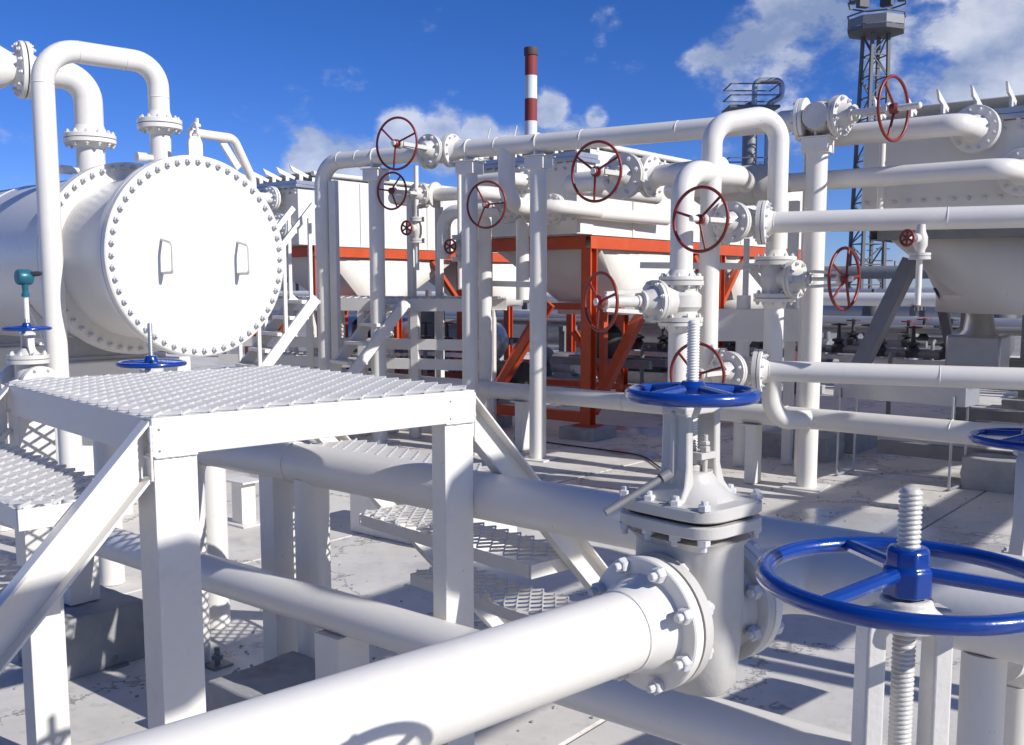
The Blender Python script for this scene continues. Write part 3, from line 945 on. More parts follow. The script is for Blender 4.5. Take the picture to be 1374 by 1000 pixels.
part('pipe', MB().tube([q + BP * 0.178, q + BP * 1.4], 0.07, n=24), 'white_paint', rp)
part('pipe', MB().tube([q - UP * 0.115, V((q.x, q.y, 0.0))], 0.05, n=24), 'white_paint', rp)

# ------------------------------------------------------------------ pipes that pass beneath the platform
AU = AZ(-50)
u1 = V((0.19, 3.05, 1.01))
under = thing('pipe', 'white pipe running level beneath the platform and behind the big gate valve', 'pipe', V((u1.x, u1.y, 0)))
e1 = u1 + AU * 2.15
part('pipe', MB().tube([u1 - AU * 2.6, e1, V((e1.x, e1.y, 0.0))], 0.079, bend=0.17, n=36, seg=10), 'white_paint', under)
lg = u1 + AU * 1.27
part('trunnion_leg', MB().cyl(V((lg.x, lg.y, 0.012)), V((lg.x, lg.y, 0.96)), 0.068, n=32), 'white_paint', under)
part('base_plate', MB().box(V((lg.x, lg.y, 0.006)), A * 0.13, B * 0.13, UP * 0.006), 'white_beam', under)
part('weld', MB().torus(u1 + AU * 1.36, AU, 0.0795, 0.0035, 44, 8, wob=0.15), 'white_paint', under)
part('weld', MB().torus(u1 + AU * 1.95, AU, 0.0795, 0.0035, 44, 8, wob=0.15), 'white_paint', under)
u2 = V((-0.158, 3.0, 0.589))
AU2 = AZ(-51)
low = thing('pipe', 'lower white pipe slanting across under the platform above the concrete block', 'pipe', V((u2.x, u2.y, 0)))
e2 = u2 + AU2 * 3.4
part('pipe', MB().tube([u2 - AU2 * 1.5, e2, V((e2.x, e2.y, 0.0))], 0.070, bend=0.16, n=32, seg=10), 'white_paint', low)
for t in (0.55, 2.35):
    q = u2 + AU2 * t
    part('saddle', MB().box(V((q.x, q.y, 0.40)), AU2 * 0.06, AZ(39) * 0.07, UP * 0.125), 'white_beam', low)

def block(label, c, hx, hy, h, ax=A, ay=B, wob=0.012):
    """a worn cast block: grid of slightly uneven vertices"""
    rnd = random.Random(hash(label) & 255 if False else len(label) * 7)
    mb = MB()
    nx, ny, nz = 7, 6, 4
    idx = {}
    def vert(i, j, k):
        if (i, j, k) not in idx:
            edge = sum((i in (0, nx), j in (0, ny), k == nz))
            s = 1 - (0.035 * rnd.random() if edge >= 2 else 0)
            p = V((c.x, c.y, 0)) + ax * hx * (2 * i / nx - 1) * s + ay * hy * (2 * j / ny - 1) * s + UP * (h * k / nz)
            if k: p += V((rnd.uniform(-1, 1), rnd.uniform(-1, 1), rnd.uniform(-1, 0.4))) * wob * 0.5
            idx[(i, j, k)] = len(mb.v); mb.v.append(tuple(p))
        return idx[(i, j, k)]
    sgn = 1 if ax.cross(ay).z > 0 else -1
    def quad(*q): mb.f.append(tuple(q) if sgn > 0 else tuple(reversed(q)))
    for i in range(nx):
        for j in range(ny):
            quad(vert(i, j, nz), vert(i + 1, j, nz), vert(i + 1, j + 1, nz), vert(i, j + 1, nz))
    for i in range(nx):
        for k in range(nz):
            quad(vert(i, 0, k), vert(i + 1, 0, k), vert(i + 1, 0, k + 1), vert(i, 0, k + 1))
            quad(vert(i + 1, ny, k), vert(i, ny, k), vert(i, ny, k + 1), vert(i + 1, ny, k + 1))
    for j in range(ny):
        for k in range(nz):
            quad(vert(0, j + 1, k), vert(0, j, k), vert(0, j, k + 1), vert(0, j + 1, k + 1))
            quad(vert(nx, j, k), vert(nx, j + 1, k), vert(nx, j + 1, k + 1), vert(nx, j, k + 1))
    return solo('concrete_block', mb, 'concrete', label, 'block', V((c.x, c.y, 0)), bevel=0.008, sharp=28)

q = u2 + AU2 * 0.75 + B * 0.02
block('weathered concrete block under the lower pipe beneath the platform', V((q.x, q.y, 0)), 0.34, 0.20, 0.27, AU2, AZ(39))
q = u2 + AU2 * 2.35
block('concrete block far under the platform carrying the lower pipe near the left leg', V((q.x, q.y, 0)), 0.22, 0.20, 0.27, AU2, AZ(39))

# short pipe stand and plinth seen between the platform legs
ps = PG(328, 702)
st = thing('pipe_stand', 'short white pipe stand with a flat top plate seen between the platform legs', 'stand', ps)
part('post', MB().box(ps + UP * 0.16, A * 0.06, B * 0.06, UP * 0.148), 'white_beam', st, bevel=0.003)
part('top_plate', MB().box(ps + UP * 0.315, A * 0.12, B * 0.09, UP * 0.006), 'white_beam', st)
part('base_plate', MB().box(ps + UP * 0.006, A * 0.14, B * 0.11, UP * 0.006), 'white_beam', st)
pl = PG(545, 730)
pm = MB().box(V((pl.x, pl.y, 0.17)) + B * 0.25, A * 0.55, B * 0.25, UP * 0.17)
solo('plinth', pm, 'white_beam', 'low white painted plinth behind the steps on the right of the platform', 'plinth', V((pl.x, pl.y, 0)), bevel=0.01)
for k, (x, y) in enumerate(((292, 893), (152, 893))):
    p = PG(x, y)
    m = MB().cyl(p, p + UP * 0.085, 0.012, n=10)
    m.hexnut(p + UP * 0.03, UP, 0.026, 0.02)
    m.box(p + UP * 0.004, A * 0.05, B * 0.05, UP * 0.004)
    solo('anchor_bolt', m, 'mid_steel', ('rusty anchor bolt on the ground beside the concrete block', 'rusty anchor bolt on the ground left of the near platform leg')[k], 'bolt', p)

# grit and paint flakes swept together on the ground
gr_ = MB()
rg = random.Random(5)
for i in range(420):
    if i < 260: p = V((rg.gauss(-0.7, 0.7), rg.gauss(4.0, 0.7), 0))
    else: p = V((rg.uniform(-1.5, 4.5), rg.uniform(4.5, 10.0), 0))
    s_ = rg.uniform(0.003, 0.010) * (1.6 if rg.random() < 0.08 else 1)
    a_ = rg.uniform(0, 6.28)
    e1, e2 = V((math.cos(a_), math.sin(a_), 0)) * s_, V((-math.sin(a_), math.cos(a_), 0)) * s_ * rg.uniform(0.5, 1)
    gr_.lathe(p, UP, [(s_ * 0.8, -0.001), (s_, s_ * 0.3), (s_ * 0.6, s_ * 0.7), (0.0, s_ * 0.8)], 6)
solo('grit', gr_, 'concrete', 'loose grit and flakes scattered over the concrete ground', 'grit', V((-0.7, 4.0, 0)), kind='stuff')

# ------------------------------------------------------------------ unseen rack added right of the viewpoint to throw shadows into view
def off(a_, b_, h_): return A * a_ + B * b_ + UP * h_
shade_rack = thing('shadow_rack', 'unseen white pipe rack added right of the viewpoint to cast shadows', 'pipe rack', off(-4.5, 2, 0))
for k, (x, y, h, r) in enumerate(((6.1, 5.65, 2.5, 0.13), (6.95, 5.2, 2.5, 0.16))):
    q = V((x, y, h))
    part('pipe', MB().tube([q - B * 3.5, q + B * 6], r, n=24), 'white_paint', shade_rack)
for a_, b0_, b1_, r in ((-1.34, -5, 1.96, 0.20), (-1.34, 2.62, 5.9, 0.20), (-2.27, 2.12, 5.9, 0.17)):  # capped lengths with gaps, added to shade the valve, platform leg and pipes
    part('pipe', MB().lathe(off(a_, b0_, 3.0), B, [(r * 0.3, 0), (r * 0.8, 0.05), (r, 0.14), (r, b1_ - b0_ - 0.14), (r * 0.8, b1_ - b0_ - 0.05), (r * 0.3, b1_ - b0_)], 28), 'white_paint', shade_rack)
for b_ in (-4.0, -2.2, 4.6, 5.7):
    for a_ in (-1.0, -2.6): part('post', MB().bar(off(a_, b_, 0), off(a_, b_, 2.7), 0.12, 0.12, up=A), 'white_beam', shade_rack)
    part('cross_beam', MB().bar(off(-0.9, b_, 2.74), off(-2.7, b_, 2.74), 0.12, 0.12), 'white_beam', shade_rack)
for t in (-1.5, 2.0, 5.5):
    for a_ in (-3.1, -5.0): part('post', MB().bar(off(a_, t, 0), off(a_, t, 2.3), 0.14, 0.14, up=A), 'white_beam', shade_rack)
    part('cross_beam', MB().bar(off(-2.9, t, 2.29), off(-5.2, t, 2.29), 0.12, 0.12), 'white_beam', shade_rack)

# ------------------------------------------------------------------ heat exchanger on the left
HA = AZ(-48)                                  # axis, away from the camera
HB = AZ(42)
HC = PX(270, 345, 7.2)                        # centre of the cover face
ex = thing('heat_exchanger', 'big white drum with a bolted round cover and two handles', 'heat exchanger', V((HC.x, HC.y, 0)))
RC_ = 0.705
cov = MB().lathe(HC, HA, [(0.62, 0.0), (RC_ - 0.01, 0.0), (RC_, 0.008), (RC_, 0.055), (RC_ - 0.012, 0.06), (0.5, 0.06)], 96)
cover = part('cover', cov, 'white_shell', ex)
cf = MB().ring(HC + HA * 0.064, HA, 0.58, RC_, 0.0, 0.055, 96)
rim1 = part('cover_flange', cf, 'white_shell', ex)
part('gasket', MB().ring(HC + HA * 0.0605, HA, 0.6, RC_ - 0.012, -0.001, 0.004, 80), 'gasket', ex)
for p in circle_pts(HC + HA * 0.0008, HA, 0.662, 52): bolt_at(cover, p, -HA, 0.021, 0.024, 0.016)
for p in circle_pts(HC + HA * 0.118, HA, 0.662, 52): bolt_at(rim1, p, HA, 0.021, 0.024, 0.016)
ch = MB().lathe(HC + HA * 0.10, HA, [(0.60, 0), (0.60, 0.86)], 96)
part('channel', ch, 'white_shell', ex)
HF = HC + HA * 0.98
f1 = part('body_flange', MB().ring(HF, HA, 0.58, 0.73, -0.058, -0.003, 96), 'white_shell', ex)
f2 = part('body_flange', MB().ring(HF, HA, 0.58, 0.73, 0.003, 0.065, 96), 'white_shell', ex)
part('gasket', MB().ring(HF, HA, 0.6, 0.70, -0.0035, 0.0035, 80), 'gasket', ex)
for p in circle_pts(HF - HA * 0.0575, HA, 0.690, 52): bolt_at(f1, p, -HA, 0.021, 0.026, 0.022)
sh = MB().lathe(HF + HA * 0.06, HA, [(0.645, 0), (0.645, 0.1), (0.66, 0.12), (0.66, 4.6), (0.60, 4.85), (0.4, 5.0), (0.0, 5.06)], 96)
part('shell', sh, 'white_shell', ex)
for t in (1.5, 3.0):
    part('weld', MB().torus(HF + HA * t, HA, 0.6605, 0.004, 96, 6), 'white_shell', ex)
HR = HA.cross(UP).normalized()                # picture right as seen on the face
if HR.x < 0: HR = -HR
for sx in (-0.30, 0.30):                      # two D handles
    base = HC + HR * sx - HA * 0.001
    hm = MB().tube([base + UP * 0.115, base + UP * 0.085 - HA * 0.14, base - UP * 0.115 - HA * 0.14, base - UP * 0.115], 0.011, bend=0.035, n=12, seg=5)
    part('handle', hm, 'white_paint', cover)
lug = MB()
lc = HC + UP * (RC_ + 0.05) + HA * 0.03
u_, w_ = HR, UP
outl = [lc + HR * (0.055 * math.cos(a)) + UP * (0.055 * math.sin(a) + 0.03) for a in [math.pi * i / 10 for i in range(11)]]
outl = [lc + HR * 0.055 - UP * 0.06] + outl + [lc - HR * 0.055 - UP * 0.06]
lug.plate(outl, HA, 0.022)
part('lifting_eye', lug, 'white_paint', ex, bevel=0.003)
for i in range(2):
    k = lc + UP * (0.085 + 0.055 * i)
    part('shackle', MB().torus(k, HA if i == 0 else HR, 0.034, 0.009, 20, 8), 'white_paint', ex)
# davit arm that swings the cover
d0 = PX(255, 178, 7.36); d1 = PX(313, 186, 7.72); d2 = PX(338, 240, 7.92); 
dv = MB().tube([d0, d1, d2, d2 - UP * 0.35], 0.034, bend=0.10, n=16, seg=5)
part('davit_arm', dv, 'white_paint', ex)
part('davit_brace', MB().bar(PX(298, 190, 7.64), PX(320, 226, 7.80), 0.05, 0.02, up=HA), 'white_paint', ex)
hk = PX(265, 178, 7.42)
hm = MB().cyl(hk - UP * 0.12, hk + UP * 0.10, 0.012, n=10).hexnut(hk + UP * 0.04, UP, 0.026, 0.022).hexnut(hk - UP * 0.06, UP, 0.024, 0.02)
part('davit_screw', hm, 'white_paint', ex)
# nozzles
def nozzle(parent, base, n, r, R, h, nb=12):
    part('nozzle', MB().cyl(base - n * 0.12, base + n * h, r, n=28), 'white_shell', parent)
    flange(parent, base + n * (h + 0.035), -n, R, 0.034, r, nb, single=True, neck=0.04, nut=R * 0.085)
N2 = V((HC.x, HC.y, 0)) + HA * 0.5
N1 = V((HC.x, HC.y, 0)) + HA * 1.6
ztop2, ztop1 = HC.z + 0.60, HC.z + 0.66
zfl = 2.875
nozzle(ex, z(N2, ztop2), UP, 0.075, 0.158, zfl - ztop2 - 0.035)
nozzle(ex, z(N1, ztop1), UP, 0.110, 0.200, zfl - ztop1 - 0.035)
for (q, L_) in ((z(N2, ztop2 + 0.12), 0.19), (z(N1, ztop1 + 0.05), 0.26)):
    part('side_tapping', MB().lathe(q, -HR, [(0.024, 0), (0.024, L_ * 0.6), (0.034, L_ * 0.62), (0.034, L_)], 14), 'white_paint', ex)
# saddles
for t in (1.55, 4.0):
    s0 = V((HC.x, HC.y, 0)) + HA * t
    sm_ = MB()
    prof = []
    for i in range(13):
        a = math.pi * (1.12 + 0.76 * i / 12)
        prof.append(z(s0, HC.z) + HR * (0.665 * math.cos(a)) + UP * (0.665 * math.sin(a)))
    prof += [z(s0, 1.13) + HR * 0.42, z(s0, 1.13) - HR * 0.42]
    sm_.plate(prof, HA, 0.03)
    sm_.box(z(s0, 1.13), HR * 0.50, HA * 0.12, UP * 0.012)
    for sx in (-0.40, 0.40):
        zt_ = HC.z - math.sqrt(0.66 ** 2 - sx ** 2) - 0.005
        sm_.box(z(s0, (1.14 + zt_) / 2) + HR * sx, HR * 0.01, HA * 0.10, UP * ((zt_ - 1.14) / 2))
    part('saddle', sm_, 'white_beam', ex)
    part('pedestal', MB().box(z(s0, 0.558), HR * 0.62, HA * 0.30, UP * 0.558), 'white_beam', ex, bevel=0.012)
# loop of pipe on the front nozzle
lz = 3.306
n2t = z(N2, zfl + 0.002)
lp = thing('looped_pipe', 'white inverted-U pipe at far left dropping onto the front nozzle of the drum', 'pipe', PX(70, 500, 7.0))
L0 = PX(57, 110, 7.0)
flange(lp, n2t, UP, 0.158, 0.034, 0.075, 12, single=True, neck=0.06, nut=0.0135)
part('pipe', MB().tube([n2t + UP * 0.08, z(N2, lz), V((L0.x, L0.y, lz)), V((L0.x, L0.y, 0.30)), V((L0.x, L0.y, 0.30)) + HB * 0.8], 0.075, bend=0.24, n=28, seg=12), 'white_paint', lp)
dlt = (V((L0.x, L0.y, lz)) - z(N2, lz)).normalized()
for q, ax in ((z(N2, lz - 0.24), UP), (z(N2, lz) + dlt * 0.24, dlt), (V((L0.x, L0.y, lz)) - dlt * 0.24, dlt), (V((L0.x, L0.y, lz - 0.24)), UP)):
    part('weld', MB().torus(q, ax, 0.0755, 0.003, 36, 8, wob=0.15), 'white_paint', lp)
# thick elbowed pipe on the rear nozzle
n1t = z(N1, zfl + 0.002)
bz = 3.36
E1 = PX(10, 103, 7.9)
bp_ = thing('elbow_pipe', 'thick white elbow on the rear nozzle of the drum, leaving at the left edge', 'pipe', n1t)
flange(bp_, n1t, UP, 0.200, 0.034, 0.110, 12, single=True, neck=0.07, nut=0.0165)
F1 = PX(33, 107, 8.0); F1.z = bz
dE = (V((F1.x, F1.y, bz)) - z(N1, bz)).normalized()
part('pipe', MB().tube([n1t + UP * 0.09, z(N1, bz), F1 - dE * 0.06], 0.110, bend=0.34, n=32, seg=12), 'white_paint', bp_)
flange(bp_, F1, -dE, 0.215, 0.034, 0.110, 12, single=True, neck=0.05, nut=0.018)
lb = thing('reducer_pipe', 'wide white flanged pipe end entering at the top left edge', 'pipe', F1)
flange(lb, F1 + dE * 0.006, dE, 0.215, 0.034, 0.110, 12, single=True, neck=0.05, nut=0.018, gasket=False)
part('pipe', MB().lathe(F1 + dE * 0.05, dE, [(0.105, 0), (0.125, 0.05), (0.165, 0.13), (0.165, 1.6)], 32), 'white_paint', lb)

# blue wheeled valves at the left
def blue_valve(label, wc, Rw, zbody, stem_up, ax, label_pipe):
    r = thing('gate_valve', label, 'valve', V((wc.x, wc.y, zbody - 0.1)))
    handwheel(r, wc, UP, Rw, Rw * 0.075, 'blue_gloss', 4, hub_r=Rw * 0.2, hub_h=Rw * 0.34, dish=0.012)
    part('stem', threaded(V((wc.x, wc.y, zbody + 0.1)), wc + UP * stem_up, Rw * 0.075, 0.008), 'galvanised', r, sharp=60)
    ym = MB()
    for sgn in (-1, 1):
        p = V((wc.x, wc.y, 0)) + ax * sgn * Rw * 0.3
        loft(ym, [[p + UP * zz + ax * sgn * dx + ax * 0.013 * a + ax.cross(UP) * 0.022 * b for a, b in ((-1, -1), (1, -1), (1, 1), (-1, 1))] for zz, dx in ((zbody + 0.20, 0.03), (zbody + 0.26, 0), (wc.z - 0.06, 0), (wc.z - 0.035, -0.014))])
    ym.lathe(V((wc.x, wc.y, wc.z - 0.045)), UP, [(Rw * 0.34, 0), (Rw * 0.34, 0.016), (Rw * 0.2, 0.03)], 20)
    part('yoke', ym, 'white_cast', r, bevel=0.003)
    bb = MB().lathe(V((wc.x, wc.y, zbody + 0.17)), UP, [(0.13, -0.028), (0.13, -0.003), (0.12, -0.002), (0.12, 0.002), (0.13, 0.003), (0.13, 0.028), (0.075, 0.03), (0.04, 0.07)], 36)
    bo = part('bonnet', bb, 'white_cast', r)
    for p in circle_pts(V((wc.x, wc.y, zbody + 0.1975)), UP, 0.105, 8): bolt_at(bo, p, UP, 0.014, 0.013, 0.01)
    bd = MB().lathe(V((wc.x, wc.y, zbody)), UP, [(0.05, -0.12), (0.085, -0.06), (0.09, 0), (0.085, 0.143)], 28)
    bd.lathe(V((wc.x, wc.y, zbody)), ax, [(0.13, -0.16), (0.13, -0.135), (0.08, -0.13), (0.085, 0), (0.08, 0.13), (0.13, 0.135), (0.13, 0.16)], 36)
    part('body', bd, 'white_cast', r)
    pp = thing('pipe', label_pipe, 'pipe', V((wc.x, wc.y, 0)))
    cc = V((wc.x, wc.y, zbody))
    for sgn in (-1, 1):
        flange(pp, cc + ax * sgn * 0.164, ax * sgn, 0.13, 0.026, 0.07, 8, neck=0.05)
        part('pipe', MB().tube([cc + ax * sgn * 0.24, cc + ax * sgn * 0.55, V((cc.x, cc.y, 0)) + ax * sgn * 0.55], 0.07, bend=0.14, n=24), 'white_paint', pp)
blue_valve('blue handwheel valve standing right in front of the drum behind the platform', PX(203, 488, 5.3), 0.18, 0.95, 0.21, HA, 'white pipe of the blue-wheeled valve in front of the drum')
w2 = PX(36, 441, 6.6)
blue_valve('small blue handwheel valve beside the tall pipe at the far left', w2, 0.152, 1.06, 0.06, HA, 'white pipe under the small blue-wheeled valve at the far left')
# pressure transmitter above it
tp = PX(33, 372, 6.75)
tr = thing('pressure_transmitter', 'teal pressure transmitter on a thin white neck above the small blue wheel', 'transmitter', tp - UP * 0.35)
part('head', MB().lathe(tp + HB * 0.045, -HB, [(0.045, 0), (0.052, 0.01), (0.052, 0.085), (0.045, 0.095), (0.0, 0.097)], 24), 'teal_paint', tr)
part('neck', MB().lathe(tp - UP * 0.13, UP, [(0.026, 0), (0.026, 0.02), (0.018, 0.03), (0.022, 0.08), (0.03, 0.1)], 16), 'teal_paint', tr)
part('cable_gland', MB().lathe(tp + V((0.04, 0, 0.02)), (1, 0, 0.05), [(0.017, 0), (0.017, 0.05), (0.012, 0.075)], 12), 'dark_steel', tr)
part('impulse_tube', MB().cyl(tp - UP * 0.13, tp - UP * 1.1, 0.017, n=12), 'white_paint', tr)

# ------------------------------------------------------------------ pipe rack across the middle
RR, RL = V((2.53, 8.45, 0)), V((-2.09, 11.35, 0))
LA = (RL - RR).normalized()                   # along the rack, to the left and away
LB = V((-LA.y, LA.x, 0)); LB = LB if LB.y > 0 else -LB
def on_rack(px):
    k = (px - CX) / FPX
    t = (RR.x - k * RR.y) / (k * LA.y - LA.x)
    return RR + LA * t
ZT = 3.07
def post(label, p, r, h, saddle=True, group='round white posts carrying the overhead pipe', plate=True):
    p = V((p.x, p.y, 0))
    o = thing('pipe_post', label, 'post', p, group)
    part('post', MB().cyl(p + UP * 0.012, p + UP * h, r, n=28), 'white_paint', o)
    if plate: part('base_plate', MB().box(p + UP * 0.006, LA * r * 1.9, LB * r * 1.9, UP * 0.006), 'white_beam', o)
    if saddle:
        part('saddle', MB().box(p + UP * (h + 0.004), LA * r * 1.5, LB * r * 1.35, UP * 0.006).box(p + UP * (h - 0.060), LA * r * 1.25, LB * r * 1.2, UP * 0.057).box(p + UP * (h + 0.028), LA * 0.008, LB * r * 1.0, UP * 0.02), 'white_beam', o, bevel=0.002)
        part('clamp', MB().torus(p + UP * (h + 0.13), LA, 0.094, 0.006, 32, 6), 'white_beam', o)
    return o
pr = on_rack
post('round white post in the middle of the picture carrying the overhead pipe', pr(722), 0.083, ZT - 0.13)
post('white post left of centre with a curved shadow, under the first red wheel', pr(508), 0.083, ZT - 0.13)
post('white post between the two left red wheels under the flanged joint', pr(631), 0.083, ZT - 0.13)
post('tall white post at right under the end valve of the overhead pipe', RR + LA * 0.02, 0.086, ZT - 0.16)
top = thing('overhead_pipe', 'long white overhead pipe crossing from the left elbow to the right valve', 'pipe', RR)
vW1 = z(pr(592), ZT)
endT = z(RR - LA * 0.02, ZT)
fR = endT + LA * 0.17
left_x = z(pr(437), ZT)
part('pipe', MB().tube([vW1 - LA * 0.20, fR + LA * 0.07], 0.088, n=28), 'white_paint', top)
part('pipe', MB().tube([vW1 + LA * 0.20, left_x, V((left_x.x, left_x.y, 0.2)), V((left_x.x, left_x.y, 0.2)) + LB * 1.2], 0.088, bend=0.27, n=28, seg=12), 'white_paint', top)
flange(top, vW1 - LA * 0.15, -LA, 0.165, 0.032, 0.088, 10, neck=0.05, single=True, nut=0.014)
flange(top, vW1 + LA * 0.15, LA, 0.165, 0.032, 0.088, 10, neck=0.05, single=True, nut=0.014)
flange(top, fR, LA, 0.175, 0.032, 0.088, 10, neck=0.05, single=True, nut=0.0145)
for t_px in (462, 486, 668, 780, 905, 1010):
    part('weld', MB().torus(z(pr(t_px), ZT), LA, 0.0885, 0.0035, 36, 8, wob=0.15), 'white_paint', top)
for t_px in (690, 655): 
    q = z(pr(t_px), ZT + 0.085)
    part('thermowell', MB().cyl(q, q + UP * 0.10 + LA * -0.03, 0.007, n=8), 'white_paint', top)
SB = -LB                                       # valve stems face the walkway
valve('gate valve on the overhead pipe with the leftmost large red handwheel against the sky', vW1, LA, SB, 0.095, 0.165, 0.294, 0.70, 0.255, stub=0.04, rr=0.0115, ph=0.35)
# end valve of the overhead pipe, angle pattern, wheel to the right
ev = endT + UP * 0.0
valve('valve at the right end of the overhead pipe with its dark red handwheel seen edge-on', ev + LA * 0.02, LB, -AZ(-43), 0.105, 0.175, 0.36, 0.62, 0.255, stub=0.20, rr=0.0125, ends=(0, 1), neck=0.17, ph=0.2)
jn = thing('pipe_joint', 'short flanged white joint between the overhead pipe and its right end valve', 'pipe', endT)
part('pipe', MB().cyl(endT + LA * 0.165, endT - LA * 0.03, 0.092, n=28), 'white_paint', jn)
part('flange', MB().lathe(fR - LA * 0.003, -LA, [(0.175, 0), (0.175, 0.03), (0.10, 0.034)], 36), 'white_paint', jn)

# left column brackets next to the elbow
lb0 = pr(437)
sp_ = V((lb0.x, lb0.y, 0)) - LA * 0.16
solo('flat_post', MB().bar(sp_ + UP * 0.0, sp_ + UP * 2.86, 0.10, 0.06, up=LB), 'white_beam', 'narrow flat white post right beside the left elbow pipe', 'post', sp_, bevel=0.003)

# ------------------------------------------------------------------ lower header and the drop with the right-hand wheel
h1, h2 = PX(1093, 562, 8.28), PX(722, 528, 10.25)
ZH = 0.61
h1.z = h2.z = ZH
HD = (h2 - h1).normalized()
hd = thing('header_pipe', 'low white header pipe running level behind the middle post and under the red frame', 'pipe', z(h1, 0))
part('pipe', MB().tube([h1 - HD * 2.4, h2 + HD * 4.2], 0.088, n=28), 'white_paint', hd)
for t in (-1.1, 0.25, 1.9, 3.6):
    part('weld', MB().torus(h1 + HD * t, HD, 0.0885, 0.0035, 36, 8, wob=0.15), 'white_paint', hd)
for t in (0.55, 3.2, 5.2):
    q = h1 + HD * (h2 - h1).length * 0 + HD * t
    part('support', MB().box(z(q, 0.26), HD * 0.05, HD.cross(UP) * 0.06, UP * 0.255).box(z(q, 0.518), HD * 0.09, HD.cross(UP) * 0.10, UP * 0.006), 'white_beam', hd, bevel=0.003)
# inverted U
uL, uR = PX(953, 300, 8.0), PX(1042, 300, 8.15)
ZU = 3.05
iu = thing('inverted_u_pipe', 'white inverted-U pipe looping over the overhead pipe and down to the low header', 'pipe', V((uR.x, uR.y, 0)))
vz = 1.7 + (385 - 375) * 8.15 / 1350
part('pipe', MB().tube([V((uL.x, uL.y, 0.0)), V((uL.x, uL.y, ZU - 0.10)), V((uR.x, uR.y, ZU + 0.01)), V((uR.x, uR.y, vz + 0.20))], 0.080, bend=0.185, n=28, seg=12), 'white_paint', iu)
bt = h1 + HD * 0.02
part('pipe', MB().tube([V((uR.x, uR.y, vz - 0.20)), V((uR.x, uR.y, ZH + 0.0)), V((bt.x, bt.y, ZH))], 0.078, bend=0.20, n=28, seg=10), 'white_paint', iu)
vU = V((uR.x, uR.y, vz))
flange(iu, vU + UP * 0.150, UP, 0.165, 0.030, 0.080, 10, neck=0.05, single=True, nut=0.0135)
flange(iu, vU - UP * 0.150, -UP, 0.165, 0.030, 0.080, 10, neck=0.05, single=True, nut=0.0135)
valve('valve on the vertical drop at right with a bright red handwheel beside the tall post', vU, UP, -AZ(-44), 0.09, 0.165, 0.294, 0.60, 0.245, stub=0.05, rr=0.0125, nsp=5, ph=0.1, neck=0.18)
# levers on that valve body
lv = thing('valve_bracket', 'small white two-armed bracket on the left of the drop valve body', 'bracket', vU - LA * 0 + AZ(-60) * 0.2 - UP * 0.1)
part('lever', MB().bar(vU + AZ(-60) * 0.08 + UP * 0.06, vU + AZ(-60) * 0.26 + UP * 0.12, 0.02, 0.05), 'white_cast', lv, bevel=0.003)
part('lever', MB().bar(vU + AZ(-60) * 0.08 - UP * 0.06, vU + AZ(-60) * 0.20 + UP * 0.08, 0.02, 0.05), 'white_cast', lv, bevel=0.003)

# two parallel pipes at the right, with their valves
QD = AZ(113)
q0 = V((uL.x, uL.y, 0))
for ZQ, lab, labv in ((2.19, 'upper white pipe running off to the right edge from the central red-wheeled valve', 'valve with a large red handwheel left of the upper right-hand pipe'),
                      (1.05, 'level white pipe running off to the right edge below the coolers', 'valve with a red handwheel half hidden behind the central blue wheel')):
    vc = q0 + QD * 0.26 + UP * ZQ
    pp = thing('branch_pipe', lab, 'pipe', vc)
    part('pipe', MB().tube([vc + QD * 0.21, vc + QD * 3.2], 0.080, n=28), 'white_paint', pp)
    flange(pp, vc + QD * 0.152, QD, 0.168, 0.03, 0.080, 10, neck=0.05, single=True, nut=0.0135)
    for t in (0.236, 1.45):
        part('weld', MB().torus(vc + QD * t, QD, 0.0805, 0.0032, 36, 8, wob=0.15), 'white_paint', pp)
    part('pipe', MB().tube([vc - QD * 0.28, vc - QD * 0.20], 0.080, n=24), 'white_paint', pp)
    flange(pp, vc - QD * 0.152, -QD, 0.168, 0.03, 0.080, 10, neck=0.03, single=True, nut=0.0135)
    valve(labv, vc, QD, -AZ(44), 0.09, 0.168, 0.296, 0.60, 0.245, stub=0.10, rr=0.0125, ph=0.75 if ZQ > 2 else 0.3)
# drain valve under the upper pipe
dq = q0 + QD * 2.0
dt = PX(1236, 300, dq.y)
dq = V((dt.x, dq.y, 2.19))
dvv = thing('drain_valve', 'small drain valve with a red wheel hanging under the upper right-hand pipe', 'valve', dq - UP * 0.6)
part('body', MB().lathe(dq - UP * 0.05, -UP, [(0.03, 0), (0.035, 0.05), (0.05, 0.09), (0.05, 0.15), (0.035, 0.18), (0.035, 0.20)], 20).lathe(dq - UP * 0.15, AZ(-125), [(0.035, 0), (0.035, 0.08), (0.02, 0.09), (0.012, 0.15)], 16), 'white_cast', dvv)
part('flange', MB().lathe(dq - UP * 0.25, -UP, [(0.075, 0), (0.075, 0.02), (0.068, 0.021), (0.068, 0.026), (0.075, 0.027), (0.075, 0.047), (0.03, 0.05)], 28), 'white_cast', dvv)
part('drain_tube', MB().tube([dq - UP * 0.29, dq - UP * 0.62], 0.022, n=14), 'white_paint', dvv)
handwheel(dvv, dq - UP * 0.15 + AZ(-125) * 0.16, AZ(-125), 0.062, 0.010, 'wheel_red', 6, hub_r=0.016)

